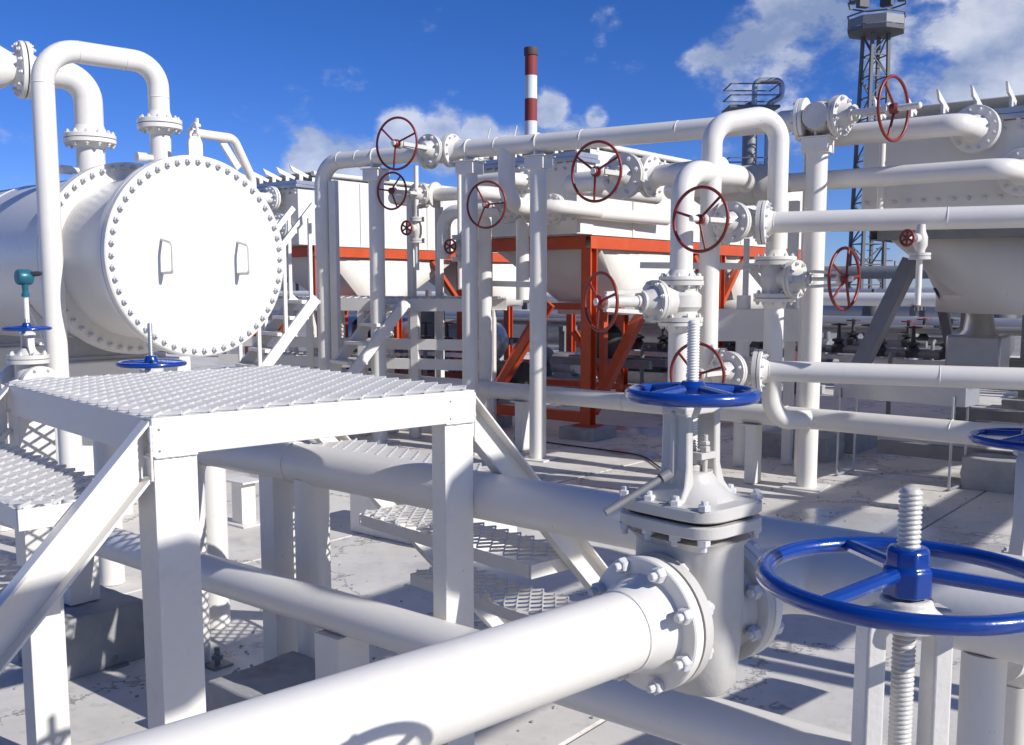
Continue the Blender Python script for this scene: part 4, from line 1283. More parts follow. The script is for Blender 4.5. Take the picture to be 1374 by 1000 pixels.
# column with the left-facing valve
cp = V((1.30, 7.80, 0))
col = thing('column_pipe', 'white vertical pipe with an elbow top behind the central red handwheel', 'pipe', cp)
ZC = 2.58
v8 = V((cp.x, cp.y, 1.7 + (385 - 404) * cp.y / 1350))
part('pipe', MB().tube([v8 + UP * 0.20, V((cp.x, cp.y, ZC)), V((1.80, 8.20, ZC)), V((1.80, 8.20, ZC)) + AZ(20) * 0.5], 0.088, bend=0.20, n=28, seg=10), 'white_paint', col)
part('pipe', MB().tube([v8 - UP * 0.20, V((cp.x, cp.y, 0.0))], 0.088, n=28), 'white_paint', col)
flange(col, v8 + UP * 0.16, UP, 0.17, 0.03, 0.088, 10, neck=0.05, single=True, nut=0.0135)
flange(col, v8 - UP * 0.16, -UP, 0.17, 0.03, 0.088, 10, neck=0.05, single=True, nut=0.0135)
valve('valve on the vertical pipe, red handwheel pointing left in front of the red column', v8, UP, AZ(241), 0.118, 0.175, 0.314, 0.74, 0.225, stub=0.03, rr=0.0125, neck=0.24, bulge=1.35, ph=0.3, sleeve=True)
# valve in front of the cooler, wheel to the left
c6 = V((1.06, 8.80, 2.63))
valve('valve under the overhead pipe with a red handwheel in front of the cooler wall', c6, A, -B, 0.10, 0.175, 0.30, 0.60, 0.25, stub=0.03, rr=0.012, bon=0.19, ph=0.45)
p6 = thing('branch_pipe', 'short flanged white pipe joining the cooler-wall valve to the elbow column', 'pipe', c6)
flange(p6, c6 - A * 0.154, -A, 0.175, 0.03, 0.088, 10, neck=0.05, single=True, nut=0.0135)
jp = V((cp.x, cp.y, c6.z)) + B * 0.15
part('pipe', MB().tube([c6 - A * 0.21, V((1.66, 8.10, c6.z))], 0.088, n=24), 'white_paint', p6)
flange(p6, c6 + A * 0.154, A, 0.175, 0.03, 0.088, 10, neck=0.05, nut=0.0135)
part('pipe', MB().tube([c6 + A * 0.21, c6 + A * 0.75, c6 + A * 0.75 + B * 1.6], 0.088, bend=0.2, n=24), 'white_paint', p6)

# branch that drops from the overhead pipe and runs along the cooler
b0 = z(pr(680), ZT - 0.02)
bd_ = V((-0.05, 10.05, 0)); 
br = thing('branch_pipe', 'white branch elbowing down from the overhead pipe and running along the cooler side', 'pipe', b0)
bq0 = V((b0.x, b0.y, 2.50)); bq1 = V((1.85, 12.25, 2.50))
dB = (bq1 - bq0).normalized()
part('pipe', MB().tube([b0, bq0, bq0 + dB * 0.62], 0.085, bend=0.22, n=26, seg=10), 'white_paint', br)
flange(br, bq0 + dB * 0.72, -dB, 0.16, 0.03, 0.085, 10, neck=0.05, nut=0.0135)
flange(br, bq0 + dB * 0.726, dB, 0.16, 0.03, 0.075, 10, neck=0.05, nut=0.0135)
part('pipe', MB().tube([bq0 + dB * 0.82, bq1], 0.070, n=24), 'white_paint', br)
c5 = z(on_rack(664), 2.50) + LB * 0.45
valve('valve behind the left rack post with a thin orange-red handwheel', c5, LA, SB, 0.085, 0.15, 0.27, 0.60, 0.235, rr=0.011, stub=0.02, ph=0.05)
p5 = thing('branch_pipe', 'white pipe behind the rack feeding the orange-wheeled valve', 'pipe', c5)
part('pipe', MB().tube([c5 + LA * 0.138, c5 + LA * 0.95, c5 + LA * 0.95 - UP * 0.5], 0.075, bend=0.17, n=24), 'white_paint', p5)
part('pipe', MB().tube([c5 - LA * 0.138, c5 - LA * 0.5, c5 - LA * 0.5 + LB * 0.8], 0.075, bend=0.17, n=24), 'white_paint', p5)
# second, lower wheel behind the first
c2 = z(pr(534), 2.70) + LB * 0.55
valve('valve behind the left rack with a smaller red handwheel below the large leftmost one', c2, LA, SB, 0.08, 0.14, 0.25, 0.62, 0.20, rr=0.011, ph=0.9)
p2 = thing('branch_pipe', 'white pipe behind the left rack below the overhead pipe', 'pipe', c2)
part('pipe', MB().tube([c2 - LA * 0.127, c2 - LA * 0.75, c2 - LA * 0.75 + LB * 0.7], 0.07, bend=0.16, n=22), 'white_paint', p2)
part('pipe', MB().tube([c2 + LA * 0.127, c2 + LA * 0.55, c2 + LA * 0.55 + LB * 0.7], 0.07, bend=0.16, n=22), 'white_paint', p2)
# instrument risers with small red wheels
for k, (px, pz0, pw, lab) in enumerate(((534, 3.0, 2.33, 'thin white riser with a tiny red wheel left of the flanged rack post'), (592, 2.9, 2.12, 'thin white riser with a tiny red wheel beside the rack post'))):
    q = z(pr(px), 0) + LB * 0.35
    r_ = thing('drain_valve', lab, 'valve', V((q.x, q.y, pw - 0.3)))
    part('tube', MB().cyl(V((q.x, q.y, pw + 0.06)), V((q.x, q.y, pz0)), 0.026, n=14).cyl(V((q.x, q.y, pw - 0.45)), V((q.x, q.y, pw - 0.1)), 0.026, n=14), 'white_paint', r_)
    for dz in (0.10, -0.13):
        part('flange', MB().lathe(V((q.x, q.y, pw + dz)), UP, [(0.085, -0.024), (0.085, -0.003), (0.078, -0.002), (0.078, 0.002), (0.085, 0.003), (0.085, 0.024)], 26), 'white_cast', r_)
    part('body', MB().lathe(V((q.x, q.y, pw - 0.11)), UP, [(0.04, 0), (0.058, 0.06), (0.058, 0.13), (0.04, 0.19)], 20).lathe(V((q.x, q.y, pw)), AZ(214), [(0.04, 0), (0.04, 0.09), (0.02, 0.10), (0.014, 0.16)], 16), 'white_cast', r_)
    handwheel(r_, V((q.x, q.y, pw)) + AZ(214) * 0.17, AZ(214), 0.082, 0.011, 'wheel_red', 6, hub_r=0.018)

# ------------------------------------------------------------------ air coolers on red frames
CC = V((0.87, 11.2, 0))                      # near right-hand foot of the middle cooler
CW, CL = 1.66, 6.3
ZR0, ZR1 = 2.12, 2.26                        # red ring beam
ZB1 = 3.20
HOODS = []
def cooler(s0, label_f, label_c, label_p, tag, CW=CW, FM='frame_red', HRAD=0.66, near=True, zlow=1.50, lit=True):
    def Q(s, t, h): return CC + A * (s0 + s) + B * t + UP * h
    fr = thing('cooler_frame', label_f, 'steel frame', Q(0, 0, 0), 'red frames under the coolers')
    hb_ = ZR1 - ZR0
    zc = (ZR0 + ZR1) / 2
    part('ring_beam', MB().channel(Q(0, 0, zc), Q(0, CL, zc), 0.07, hb_, 0.01, flip=-1), FM, fr, bevel=0.003)
    part('ring_beam', MB().channel(Q(CW, 0, zc), Q(CW, CL, zc), 0.07, hb_, 0.01, flip=1), FM, fr, bevel=0.003)
    part('ring_beam', MB().channel(Q(0.072, 0.001, zc - 0.002), Q(CW - 0.072, 0.001, zc - 0.002), 0.07, hb_, 0.01, flip=1), FM, fr, bevel=0.003)
    part('ring_beam', MB().channel(Q(0.072, CL - 0.001, zc - 0.002), Q(CW - 0.072, CL - 0.001, zc - 0.002), 0.07, hb_, 0.01, flip=-1), FM, fr, bevel=0.003)
    part('cross_beam', MB().ibeam(Q(0.072, CL / 2, zc), Q(CW - 0.072, CL / 2, zc), 0.10, hb_ - 0.01, 0.01), FM, fr)
    for t in (0.07, CL / 2, CL - 0.07):
        for s in (0.07, CW - 0.07) if near or t > 1 else (0.07, CW * 0.45):
            lgp = part('leg', MB().ibeam(Q(s, t, 0.15), Q(s, t, ZR0 - 0.001), 0.13, 0.13, 0.012, up=B), FM, fr, bevel=0.002)
            part('foot_plate', MB().box(Q(s, t, 0.142), A * 0.12, B * 0.12, UP * 0.008), FM, lgp)
        part('sill', MB().bar(Q(0.14, t, 0.23), Q(CW - 0.14, t, 0.23), 0.10, 0.12), FM, fr, bevel=0.003)
    for s in (0.07, CW - 0.07):
        for t0, t1 in ((CL / 2, 1), (CL / 2, -1), (CL - 0.07, -1)) if near else ():
            part('knee_brace', MB().bar(Q(s, t0 + t1 * 0.07, 1.45), Q(s, t0 + t1 * 0.72, ZR0 - 0.01), 0.06, 0.08, up=A), FM, fr, bevel=0.002)
        if near: part('foot_brace', MB().bar(Q(s, 0.16, 0.28), Q(s, 1.25, 1.45), 0.09, 0.13, up=A), FM, fr, bevel=0.003)
        part('foot_brace', MB().bar(Q(s, CL / 2 - 0.10, 0.42), Q(s, CL / 2 - 1.0, 1.45), 0.07, 0.10, up=A), FM, fr, bevel=0.003)
    if near:
        part('front_brace', MB().bar(Q(CW - 0.15, 0.07, 0.30), Q(0.62, 0.07, 1.50), 0.09, 0.12, up=B), FM, fr, bevel=0.003)
        part('hanger', MB().bar(Q(0.42, 0.9, 0.55), Q(0.42, 0.9, 1.42), 0.07, 0.09, up=B), FM, fr, bevel=0.003)
        part('hanger_brace', MB().bar(Q(0.42, 0.9, 0.58), Q(0.86, 0.9, 1.15), 0.06, 0.08, up=B), FM, fr, bevel=0.003)
        part('hanger_beam', MB().bar(Q(0.15, 0.9, 1.46), Q(CW - 0.15, 0.9, 1.46), 0.08, 0.08), FM, fr, bevel=0.003)
        part('hanger_sill', MB().bar(Q(0.15, 0.9, 0.51), Q(CW - 0.15, 0.9, 0.51), 0.08, 0.07), FM, fr, bevel=0.003)
    c = thing('air_cooler', label_c, 'air cooler', Q(CW / 2, CL / 2, ZR1), 'air coolers')
    # bundle box walls, roof open slats
    part('side_panel', MB().box(Q(0.03, CL / 2, (ZR1 + ZB1) / 2 + 0.006), A * 0.004, B * (CL / 2 - 0.01), UP * ((ZB1 - ZR1) / 2 - 0.008)), 'white_shell', c, bevel=0.002)
    part('side_panel', MB().box(Q(CW - 0.03, CL / 2, (ZR1 + ZB1) / 2 + 0.006), A * 0.004, B * (CL / 2 - 0.01), UP * ((ZB1 - ZR1) / 2 - 0.008)), 'white_shell', c, bevel=0.002)
    for t in (0.9, 2.3, 3.7, 5.1):
        part('stiffener', MB().box(Q(0.018, t, (ZR1 + ZB1) / 2), A * 0.008, B * 0.02, UP * ((ZB1 - ZR1) / 2 - 0.02)), 'white_shell', c)
    part('bottom_plate', MB().box(Q(CW / 2, CL / 2, ZR1 + 0.012), A * (CW / 2 + 0.012), B * (CL / 2), UP * 0.004), 'white_shell', c)
    part('tube_bundle', MB().box(Q(CW / 2, CL / 2, ZR1 + 0.45), A * (CW / 2 - 0.06), B * (CL / 2 - 0.25), UP * 0.22), 'galvanised', c)
    part('rear_panel', MB().box(Q(CW / 2, CL - 0.015, (ZR1 + ZB1) / 2), A * (CW / 2 - 0.05), B * 0.004, UP * ((ZB1 - ZR1) / 2 - 0.03)), 'white_shell', c)
    part('rail', MB().tube([Q(0.03, 0.02, ZB1 + 0.055), Q(0.03, CL, ZB1 + 0.055)], 0.034, n=12), 'white_paint', c)
    part('rail', MB().tube([Q(CW - 0.03, 0.02, ZB1 + 0.055), Q(CW - 0.03, CL, ZB1 + 0.055)], 0.034, n=12), 'white_paint', c)
    for i in range(5):
        part('rail_post', MB().box(Q(0.03, 0.15 + i * 1.45, ZB1 + 0.01), A * 0.012, B * 0.02, UP * 0.03), 'white_paint', c)
    # header box in front, bolted lid, lugs
    hz0, hz1 = ZR1 + 0.012, ZB1 - 0.16
    part('header_box', MB().box(Q(CW / 2, -0.10, (hz0 + hz1) / 2), A * (CW / 2 - 0.01), B * 0.16, UP * ((hz1 - hz0) / 2)), 'white_shell', c, bevel=0.006)
    lidp = part('header_lid', MB().box(Q(CW / 2, -0.10, hz1 + 0.022), A * (CW / 2 + 0.03), B * 0.22, UP * 0.020).box(Q(CW / 2, -0.10, hz1 + 0.072), A * (CW / 2 + 0.02), B * 0.20, UP * 0.026), 'galvanised', c, bevel=0.004)
    nbl = int(round(CW / 0.12))
    for i in range(nbl):
        bolt_at(lidp, Q(0.02 + (CW - 0.04) * i / (nbl - 1), -0.295, hz1 + 0.0025), -UP, 0.018, 0.022, 0.014)
    for i in range(nbl):
        bolt_at(lidp, Q(0.06 + (CW - 0.12) * i / (nbl - 1), -0.26, hz0 + 0.16), -B, 0.019, 0.022, 0.006)
        bolt_at(lidp, Q(0.06 + (CW - 0.12) * i / (nbl - 1), -0.26, hz1 - 0.07), -B, 0.019, 0.022, 0.006)
    nlg = int(round(CW / 0.27))
    for i in range(nlg):
        q = Q(0.10 + i * (CW - 0.2) / (nlg - 1), -0.15, hz1 + 0.098)
        part('louvre_bracket', MB().box(q + UP * 0.05 + B * 0.02, A * 0.011, B * 0.03, UP * 0.055).plate([q - B * 0.17 + UP * 0.20, q - B * 0.12 + UP * 0.12, q + B * 0.14 + UP * 0.05, q + B * 0.16 + UP * 0.09], -A, 0.02), 'white_paint', c, bevel=0.002)
    # roof louvre blades
    for i in range(14):
        t = 0.35 + i * 0.42
        part('roof_blade', MB().prof(Q(0.06, t, ZB1 + 0.01), Q(CW - 0.06, t, ZB1 + 0.01), (B * 0.5 + UP), [(-0.20, -0.004), (0.20, -0.004), (0.20, 0.004), (-0.20, 0.004)]), 'white_paint', c)
    # plenum hoods with fan rings
    for i, tc_ in enumerate((CL * 0.26, CL * 0.74)):
        hx, hy = CW / 2 - 0.03, CL * 0.235
        z1, z0 = ZR0 + 0.10, zlow
        R = HRAD
        n = 48
        lp1, lp2, lp3 = [], [], []
        for k in range(n):
            a = 2 * math.pi * k / n
            ca, sa = math.cos(a), math.sin(a)
            m = max(abs(ca), abs(sa))
            sx, sy = ca / m, sa / m
            lp1.append(Q(CW / 2 + hx * sx * (1 if False else 1), tc_ + hy * sy, z1))
            lp2.append(Q(CW / 2 + R * ca, tc_ + R * sa, z0 + 0.02))
            lp3.append(Q(CW / 2 + R * ca, tc_ + R * sa, z0 - 0.14))
        mb = MB(); loft(mb, [lp3, lp2, lp1], cap=False)
        HOODS.append(mb)
        pm = part('plenum', mb, 'white_shell', c)
        so = pm.modifiers.new('sheet', 'SOLIDIFY'); so.thickness = 0.006; so.offset = 0
        cfan = Q(CW / 2, tc_, z0 - 0.06)
        hubp = part('fan_hub', MB().lathe(cfan - UP * 0.05, UP, [(0.10, 0), (0.13, 0.02), (0.13, 0.10), (0.06, 0.14)], 24), 'dark_steel', c)
        for k in range(4):
            e = (A * math.cos(k * math.pi / 2 + 0.4) + B * math.sin(k * math.pi / 2 + 0.4))
            f = e.cross(UP)
            part('blade', MB().prof(cfan + e * 0.10, cfan + e * 0.62, (UP + f * 0.5), [(-0.08, -0.006), (0.08, -0.006), (0.08, 0.006), (-0.08, 0.006)]), 'mid_steel', hubp)
        mt = part('motor', MB().lathe(cfan - UP * 0.72, UP, [(0.15, 0), (0.17, 0.03), (0.17, 0.40), (0.12, 0.46), (0.07, 0.5), (0.07, 0.68)], 28), 'dark_steel' if near else 'mid_steel', c)
        part('motor_stand', MB().bar(Q(0.08, tc_ - 0.20, 0.74), Q(CW - 0.08, tc_ - 0.20, 0.74), 0.08, 0.10).bar(Q(0.08, tc_ + 0.20, 0.74), Q(CW - 0.08, tc_ + 0.20, 0.74), 0.08, 0.10), 'mid_steel', c)
    # nozzles in the header box
    for j, (s, h, L_) in enumerate(((0.45, 2.98 - 0.02, 0.13), (0.45 + 0.33, 2.60, 0.13))):
        pass
    # pads under the feet
    for a_, t in enumerate((0.07, CL / 2, CL - 0.07)):
        for b_, s in enumerate((0.07, CW - 0.07) if near or t > 1 else (0.07, CW * 0.45)):
            where = [('near right', 'near left'), ('middle right', 'middle left'), ('far right', 'far left')][a_][b_]
            q = Q(s, t, 0)
            block(f'concrete pad under the {where} foot of {tag}', q, 0.24, 0.24, 0.132, wob=0.005)
    return fr, c, Q
cf2, cc2, Q2 = cooler(0.0, 'orange-red steel frame in the middle with a thick near corner column', 'white air cooler in the middle with its sunlit side wall receding right', '', 'the middle red frame')
cf1, cc1, Q1 = cooler(4.63, 'orange-red steel frame behind the left rack posts next to the drum', 'white air cooler on the left behind the rack posts and the drum', '', 'the left red frame')
cf3, cc3, Q3 = cooler(-6.46, 'grey steel frame carrying the shaded cooler at the right edge', 'shaded white air cooler at the right edge with a wide tapered hood below', '', 'the right grey frame', CW=3.40, FM='mid_steel', HRAD=1.50, near=False, zlow=1.60)

# nozzle pipes of the right cooler
def nz_pipe(label, Q, s, h, r, R, path, parentthing=None):
    f = Q(s, -0.26, h)
    o = thing('nozzle_pipe', label, 'pipe', f)
    part('nozzle', MB().cyl(f + B * 0.02, f - B * 0.14, r, n=24), 'white_paint', o)
    fc = f - B * 0.145
    flange(o, fc, B, R, 0.032, r, 12, single=True, neck=0.05, nut=R * 0.085)
    flange(o, fc - B * 0.006, -B, R, 0.032, r, 12, single=True, neck=0.05, nut=R * 0.085, gasket=False)
    pts = [fc - B * 0.08] + path(fc)
    part('pipe', MB().tube(pts, r, bend=r * 2.4, n=28, seg=12), 'white_paint', o)
    return o
sN = 4.75 - 4.03
nz_pipe('white elbow pipe from the upper flanged nozzle of the right cooler to the end valve', Q3, 2.43, 2.97, 0.088, 0.19,
        lambda fc: [fc - B * 0.34, fc - B * 0.34 + A * 1.28, V((2.60, 8.62, 3.04))])
nz_pipe('white pipe from the lower flanged nozzle of the right cooler to the grey filter drum', Q3, 2.06, 2.60, 0.080, 0.185,
        lambda fc: [fc - B * 0.40, fc - B * 0.40 + A * 1.75])
fl2 = Q3(2.06, -0.26, 2.60) - B * 0.145 - B * 0.40
fs = fl2 + A * 1.74
fd = thing('filter_drum', 'fat grey-white pipe section behind the inverted-U pipe', 'filter', fs)
part('drum', MB().lathe(fs, A, [(0.080, 0), (0.085, 0.08), (0.165, 0.20), (0.178, 0.26), (0.178, 0.80), (0.165, 0.86), (0.088, 0.98), (0.085, 1.05)], 32), 'grey_cast', fd)
for t in (0.30, 0.76): part('band', MB().torus(fs + A * t, A, 0.178, 0.008, 36, 8), 'grey_cast', fd)
ccon = V((1.80, 8.20, ZC)) + AZ(20) * 0.45
part('pipe', MB().tube([fs + A * 1.04, fs + A * 1.25, ccon], 0.085, bend=0.2, n=24), 'white_paint', fd)
# nozzle pipes of the left cooler, next to the drum
nz_pipe('upper flanged nozzle pipe of the left cooler seen just right of the drum', Q1, 0.40, 2.90, 0.075, 0.17, lambda fc: [fc - B * 0.30, fc - B * 0.30 + A * 1.3])
nz_pipe('lower flanged nozzle pipe of the left cooler near the stair rail', Q1, 0.22, 2.52, 0.075, 0.17, lambda fc: [fc - B * 0.30, fc - B * 0.30 + A * 1.3])
nz_pipe('flanged nozzle pipe on the shaded front of the middle cooler', Q2, 0.62, 2.86, 0.075, 0.17, lambda fc: [fc - B * 0.28, fc - B * 0.28 + A * 0.55, fc - B * 0.28 + A * 0.55 + UP * 0.25])
nz_pipe('lower flanged nozzle pipe on the shaded front of the middle cooler', Q2, 0.42, 2.46, 0.07, 0.155, lambda fc: [fc - B * 0.28, fc - B * 0.28 - UP * 0.9])
# patch plate and brace on the right cooler's hood
pq = PX(1262, 398, 9.45)
solo('strut', MB().bar(PX(1222, 352, 9.25), PX(1150, 500, 9.0), 0.13, 0.15, up=B), 'mid_steel', 'dark grey slanting strut under the left side of the right cooler', 'strut', PX(1150, 500, 9.0), bevel=0.004)

from mathutils.bvhtree import BVHTree
hood = HOODS[4]
bvh = BVHTree.FromPolygons([V(v) for v in hood.v], hood.f)
hit, hn, _, _ = bvh.ray_cast(EYE, (PX(1258, 396, 9.0) - EYE).normalized())
if hit is not None:
    if hn.dot(EYE - hit) < 0: hn = -hn
    hs_ = hn.cross(UP).normalized(); hu_ = hs_.cross(hn)
    rp_ = [(-.13, -.07), (-.05, -.085), (.02, -.07), (.12, -.08), (.125, 0), (.13, .075), (.03, .07), (-.02, .085), (-.11, .075), (-.12, .01)]
    part('patch', MB().plate([hit + hn * 0.008 + hs_ * a_ + hu_ * b_ for a_, b_ in rp_], hn, 0.012), 'soot_grey', cc3, label='dark ragged patch on the hood')

# ------------------------------------------------------------------ walkway and stair behind the rack
wk = thing('walkway', 'white steel walkway with mesh deck and side beams behind the rack posts', 'walkway', PX(560, 470, 12.0))
w0, w1 = V((-3.9, 13.0, 1.42)), V((-0.15, 12.2, 1.42))
w0 = PX(330, 405, 11.9); w1 = PX(650, 402, 11.0); w0.z = w1.z = 1.50
wd = (w1 - w0).normalized(); wn_ = V((-wd.y, wd.x, 0))
part('beam', MB().channel(w0, w1, 0.05, 0.14, 0.008, flip=-1), 'white_beam', wk, bevel=0.002)
part('beam', MB().channel(w0 + wn_ * 0.8, w1 + wn_ * 0.8, 0.05, 0.14, 0.008, flip=1), 'white_beam', wk, bevel=0.002)
em = MB(); expanded(em, w0 + UP * 0.082, wd, wn_, (w1 - w0).length, 0.8, 0.10, 0.10, t=0.003, h=0.012, tilt=0.006)
part('mesh_deck', em, 'grating_paint', wk)
for i in range(5):
    q = w0 + wd * ((w1 - w0).length * (0.06 + 0.22 * i))
    for o_ in (0.04, 0.76):
        part('post', MB().box(z(q + wn_ * o_, 0.715), wd * 0.045, wn_ * 0.045, UP * 0.714), 'white_beam', wk, bevel=0.002)
# lower service beam with its own deck
for i, zz in enumerate((1.06, 0.84)):
    part('lower_beam', MB().channel(z(w0, zz) - wd * 0.4, z(w1, zz) + wd * 0.0, 0.05, 0.12, 0.008, flip=-1), 'white_beam', wk, bevel=0.002)
em = MB(); expanded(em, z(w0, 0.915) + wn_ * 0.02, wd, wn_, 1.9, 0.5, 0.10, 0.10, t=0.003, h=0.012, tilt=0.006)
part('mesh_deck', em, 'grating_paint', wk)
def stairs(label, foot, top_, width, nrm, rail=True, tread_n=5):
    t = thing('stair', label, 'stair', foot)
    foot, top_ = V(foot), V(top_)
    d = (top_ - foot)
    for k in (0, 1):
        o_ = nrm * width * k
        up = d.normalized().cross(nrm)
        part('stringer', MB().bar(foot + o_, top_ + o_, 0.05, 0.11, up=up if up.z > 0 else -up), 'white_beam', t, bevel=0.003)
        if rail:
            part('handrail', MB().bar(foot + o_ + UP * 0.98, top_ + o_ + UP * 0.98, 0.045, 0.06, up=up if up.z > 0 else -up), 'white_beam', t, bevel=0.003)
            for f in (0.08, 0.5, 0.92):
                q = foot + o_ + d * f
                part('baluster', MB().bar(q, q + UP * 0.97, 0.035, 0.035, up=nrm), 'white_beam', t)
    for i in range(tread_n):
        q = foot + d * ((i + 0.7) / tread_n)
        hd_ = V((d.x, d.y, 0)).normalized()
        part('tread', MB().box(q + nrm * width / 2 + UP * 0.01, hd_ * 0.12, nrm * (width / 2 - 0.03), UP * 0.018), 'white_beam', t, bevel=0.002)
    return t
sf = PX(342, 506, 10.2); stp = PX(424, 405, 10.75)
stairs('white stair with sloping handrails between the drum and the left elbow pipe', z(sf, 0.75), z(stp, 1.58), 0.55, AZ(-35))
sf = PX(468, 505, 10.6); stp = PX(545, 404, 11.0)
stairs('white stair stringers rising behind the left rack post', z(sf, 0.74), z(stp, 1.54), 0.5, AZ(-35), rail=False, tread_n=4)

# slim posts standing behind the rack
for k, (px, Y_, h_, w_, lab) in enumerate(((553, 11.4, 2.75, 0.075, 'slim grey-white post behind the first red wheel'), (590, 11.6, 2.6, 0.07, 'slim grey-white post right of the first red wheel'), (651, 10.9, 2.45, 0.11, 'round white post close behind the flanged rack post'),
                                           (1062, 9.6, 2.5, 0.085, 'square white post behind the vertical drop pipe'), (998, 9.5, 1.62, 0.10, 'short white post left of the vertical drop pipe'), (1000, 10.6, 2.2, 0.05, 'thin white post behind the central red wheel'))):
    q = PX(px, 400, Y_); q.z = 0
    if k in (2, 4): m = MB().cyl(q, q + UP * h_, w_ / 2 * 1.3, n=20)
    else: m = MB().bar(q, q + UP * h_, w_, w_, up=LB)
    solo('slim_post', m, 'white_beam', lab, 'post', q, bevel=0.002)
bq = PX(990, 436, 9.55); bq2 = PX(1085, 440, 9.1)
solo('cable_tray', MB().bar(PX(952, 436, 9.7), PX(1078, 436, 9.3), 0.25, 0.30), 'white_beam', 'wide grey-white box beam between the posts behind the drop pipe', 'beam', PX(952, 470, 9.7), bevel=0.004)
for k, (a_, b_, lab) in enumerate((((860, 356, 9.9), (1030, 358, 9.0), 'thin white rail crossing behind the column pipe at eye level'), ((640, 380, 11.2), (715, 382, 10.6), 'thin white rail behind the middle post'))):
    p0, p1 = PX(*a_), PX(*b_)
    solo('thin_rail', MB().bar(p0, p1, 0.035, 0.06), 'white_beam', lab, 'rail', p0)
# posts of the upper run at the right
for k, (px, zt_, lab) in enumerate(((1180, 2.9, 'thin white standpipe under the end valve wheel at right'), (1082, 3.0, 'thin grey-white post left of the tall right post'))):
    q = PX(px, 300, 9.0 if k else 8.7); q.z = 0
    o = thing('standpipe', lab, 'pipe', V((q.x, q.y, 2.25 if k == 0 else 0)))
    z0_ = 2.25 if k == 0 else 0.0
    part('tube', MB().cyl(V((q.x, q.y, z0_)), V((q.x, q.y, zt_)), 0.027 if k == 0 else 0.04, n=14), 'white_paint', o)
    if k == 0:
        part('flange', MB().lathe(V((q.x, q.y, 2.30)), UP, [(0.085, -0.03), (0.085, -0.003), (0.078, -0.002), (0.078, 0.002), (0.085, 0.003), (0.085, 0.03), (0.04, 0.034)], 26), 'white_cast', o)

# sheet-metal trough on wire legs
t0, t1 = PX(1118, 532, 9.0), PX(1296, 532, 8.2)
t0.z = t1.z = 0.80
tg = thing('cable_trough', 'long grey sheet-metal trough on thin wire legs below the right-hand pipes', 'trough', z(t0, 0))
td = (t1 - t0).normalized(); tn = V((-td.y, td.x, 0))
part('trough', MB().box((t0 + t1) / 2 + tn * 0.16, td * ((t1 - t0).length / 2), tn * 0.16, UP * 0.085), 'galvanised', tg, bevel=0.004)
part('lid', MB().box((t0 + t1) / 2 + tn * 0.16 + UP * 0.09, td * ((t1 - t0).length / 2 + 0.02), tn * 0.18, UP * 0.004), 'galvanised', tg)
for f in (0.06, 0.92):
    q = t0 + (t1 - t0) * f - tn * 0.02
    part('wire_leg', MB().tube([q, V((q.x, q.y, 0.02)), V((q.x, q.y, 0.02)) + tn * 0.34, q + tn * 0.34], 0.012, bend=0.03, n=8, seg=3), 'galvanised', tg)
block('concrete block at the foot of the tall right post', PG(1075, 612), 0.36, 0.24, 0.24)
block('long low concrete block left of the trough legs at right', PG(1150, 603), 0.10, 0.34, 0.26)
block('concrete block at the right edge beyond the cut-off blue wheel', PG(1362, 656), 0.38, 0.26, 0.27)
hz = thing('hose', 'thin black hose lying on the ground before the red frame foot', 'hose', PG(800, 600))
part('hose', MB().tube([PG(690, 590) + UP * 0.012, PG(740, 596) + UP * 0.012, PG(800, 604) + UP * 0.012, PG(862, 612) + UP * 0.012, PG(900, 640) + UP * 0.012], 0.008, bend=0.6, n=8), 'rubber', hz)

# ------------------------------------------------------------------ far plant: low racks, vessels and small gear under the coolers
rnd = random.Random(11)
def low_rack(label, p0, p1, n, hgt, pipes, m1='mid_steel', m2='white_paint', group='low pipe racks far behind the coolers'):
    o = thing('low_pipe_rack', label, 'pipe rack', z(p0, 0), group)
    d = (p1 - p0).normalized(); s = V((-d.y, d.x, 0)); L = (p1 - p0).length
    for i in range(n):
        q = z(p0 + d * (L * i / (n - 1)), 0)
        part('post', MB().bar(q, q + UP * hgt, 0.12, 0.12, up=s), m1, o)
        part('post', MB().bar(q + s * 1.1, q + s * 1.1 + UP * hgt, 0.12, 0.12, up=s), m1, o)
        part('cross_bar', MB().bar(q - s * 0.1 + UP * (hgt + 0.05), q + s * 1.2 + UP * (hgt + 0.05), 0.10, 0.10), m1, o)
    for k, (off, r, dz, mm) in enumerate(pipes):
        part('pipe', MB().tube([z(p0, hgt + 0.1 + r + dz) + s * off - d * 2, z(p1, hgt + 0.1 + r + dz) + s * off + d * 2], r, n=14), mm, o)
    return o
low_rack('far low pipe rack just beyond the coolers', V((9.5, 15.5, 0)), V((-9, 27, 0)), 8, 0.85, [(0.1, 0.09, 0, 'white_paint'), (0.5, 0.13, 0, 'galvanised'), (0.95, 0.07, 0, 'mid_steel')])
low_rack('second low pipe rack, dark, farther back under the coolers', V((16, 20, 0)), V((-9, 36, 0)), 9, 1.15, [(0.1, 0.15, 0, 'mid_steel'), (0.55, 0.10, 0, 'soot_grey'), (1.0, 0.16, 0, 'white_paint')], m1='soot_grey')
low_rack('farthest tall pipe rack at the back of the plant', V((26, 33, 0)), V((-16, 56, 0)), 10, 1.9, [(0.1, 0.2, 0, 'soot_grey'), (0.7, 0.25, 0, 'mid_steel')], m1='soot_grey')
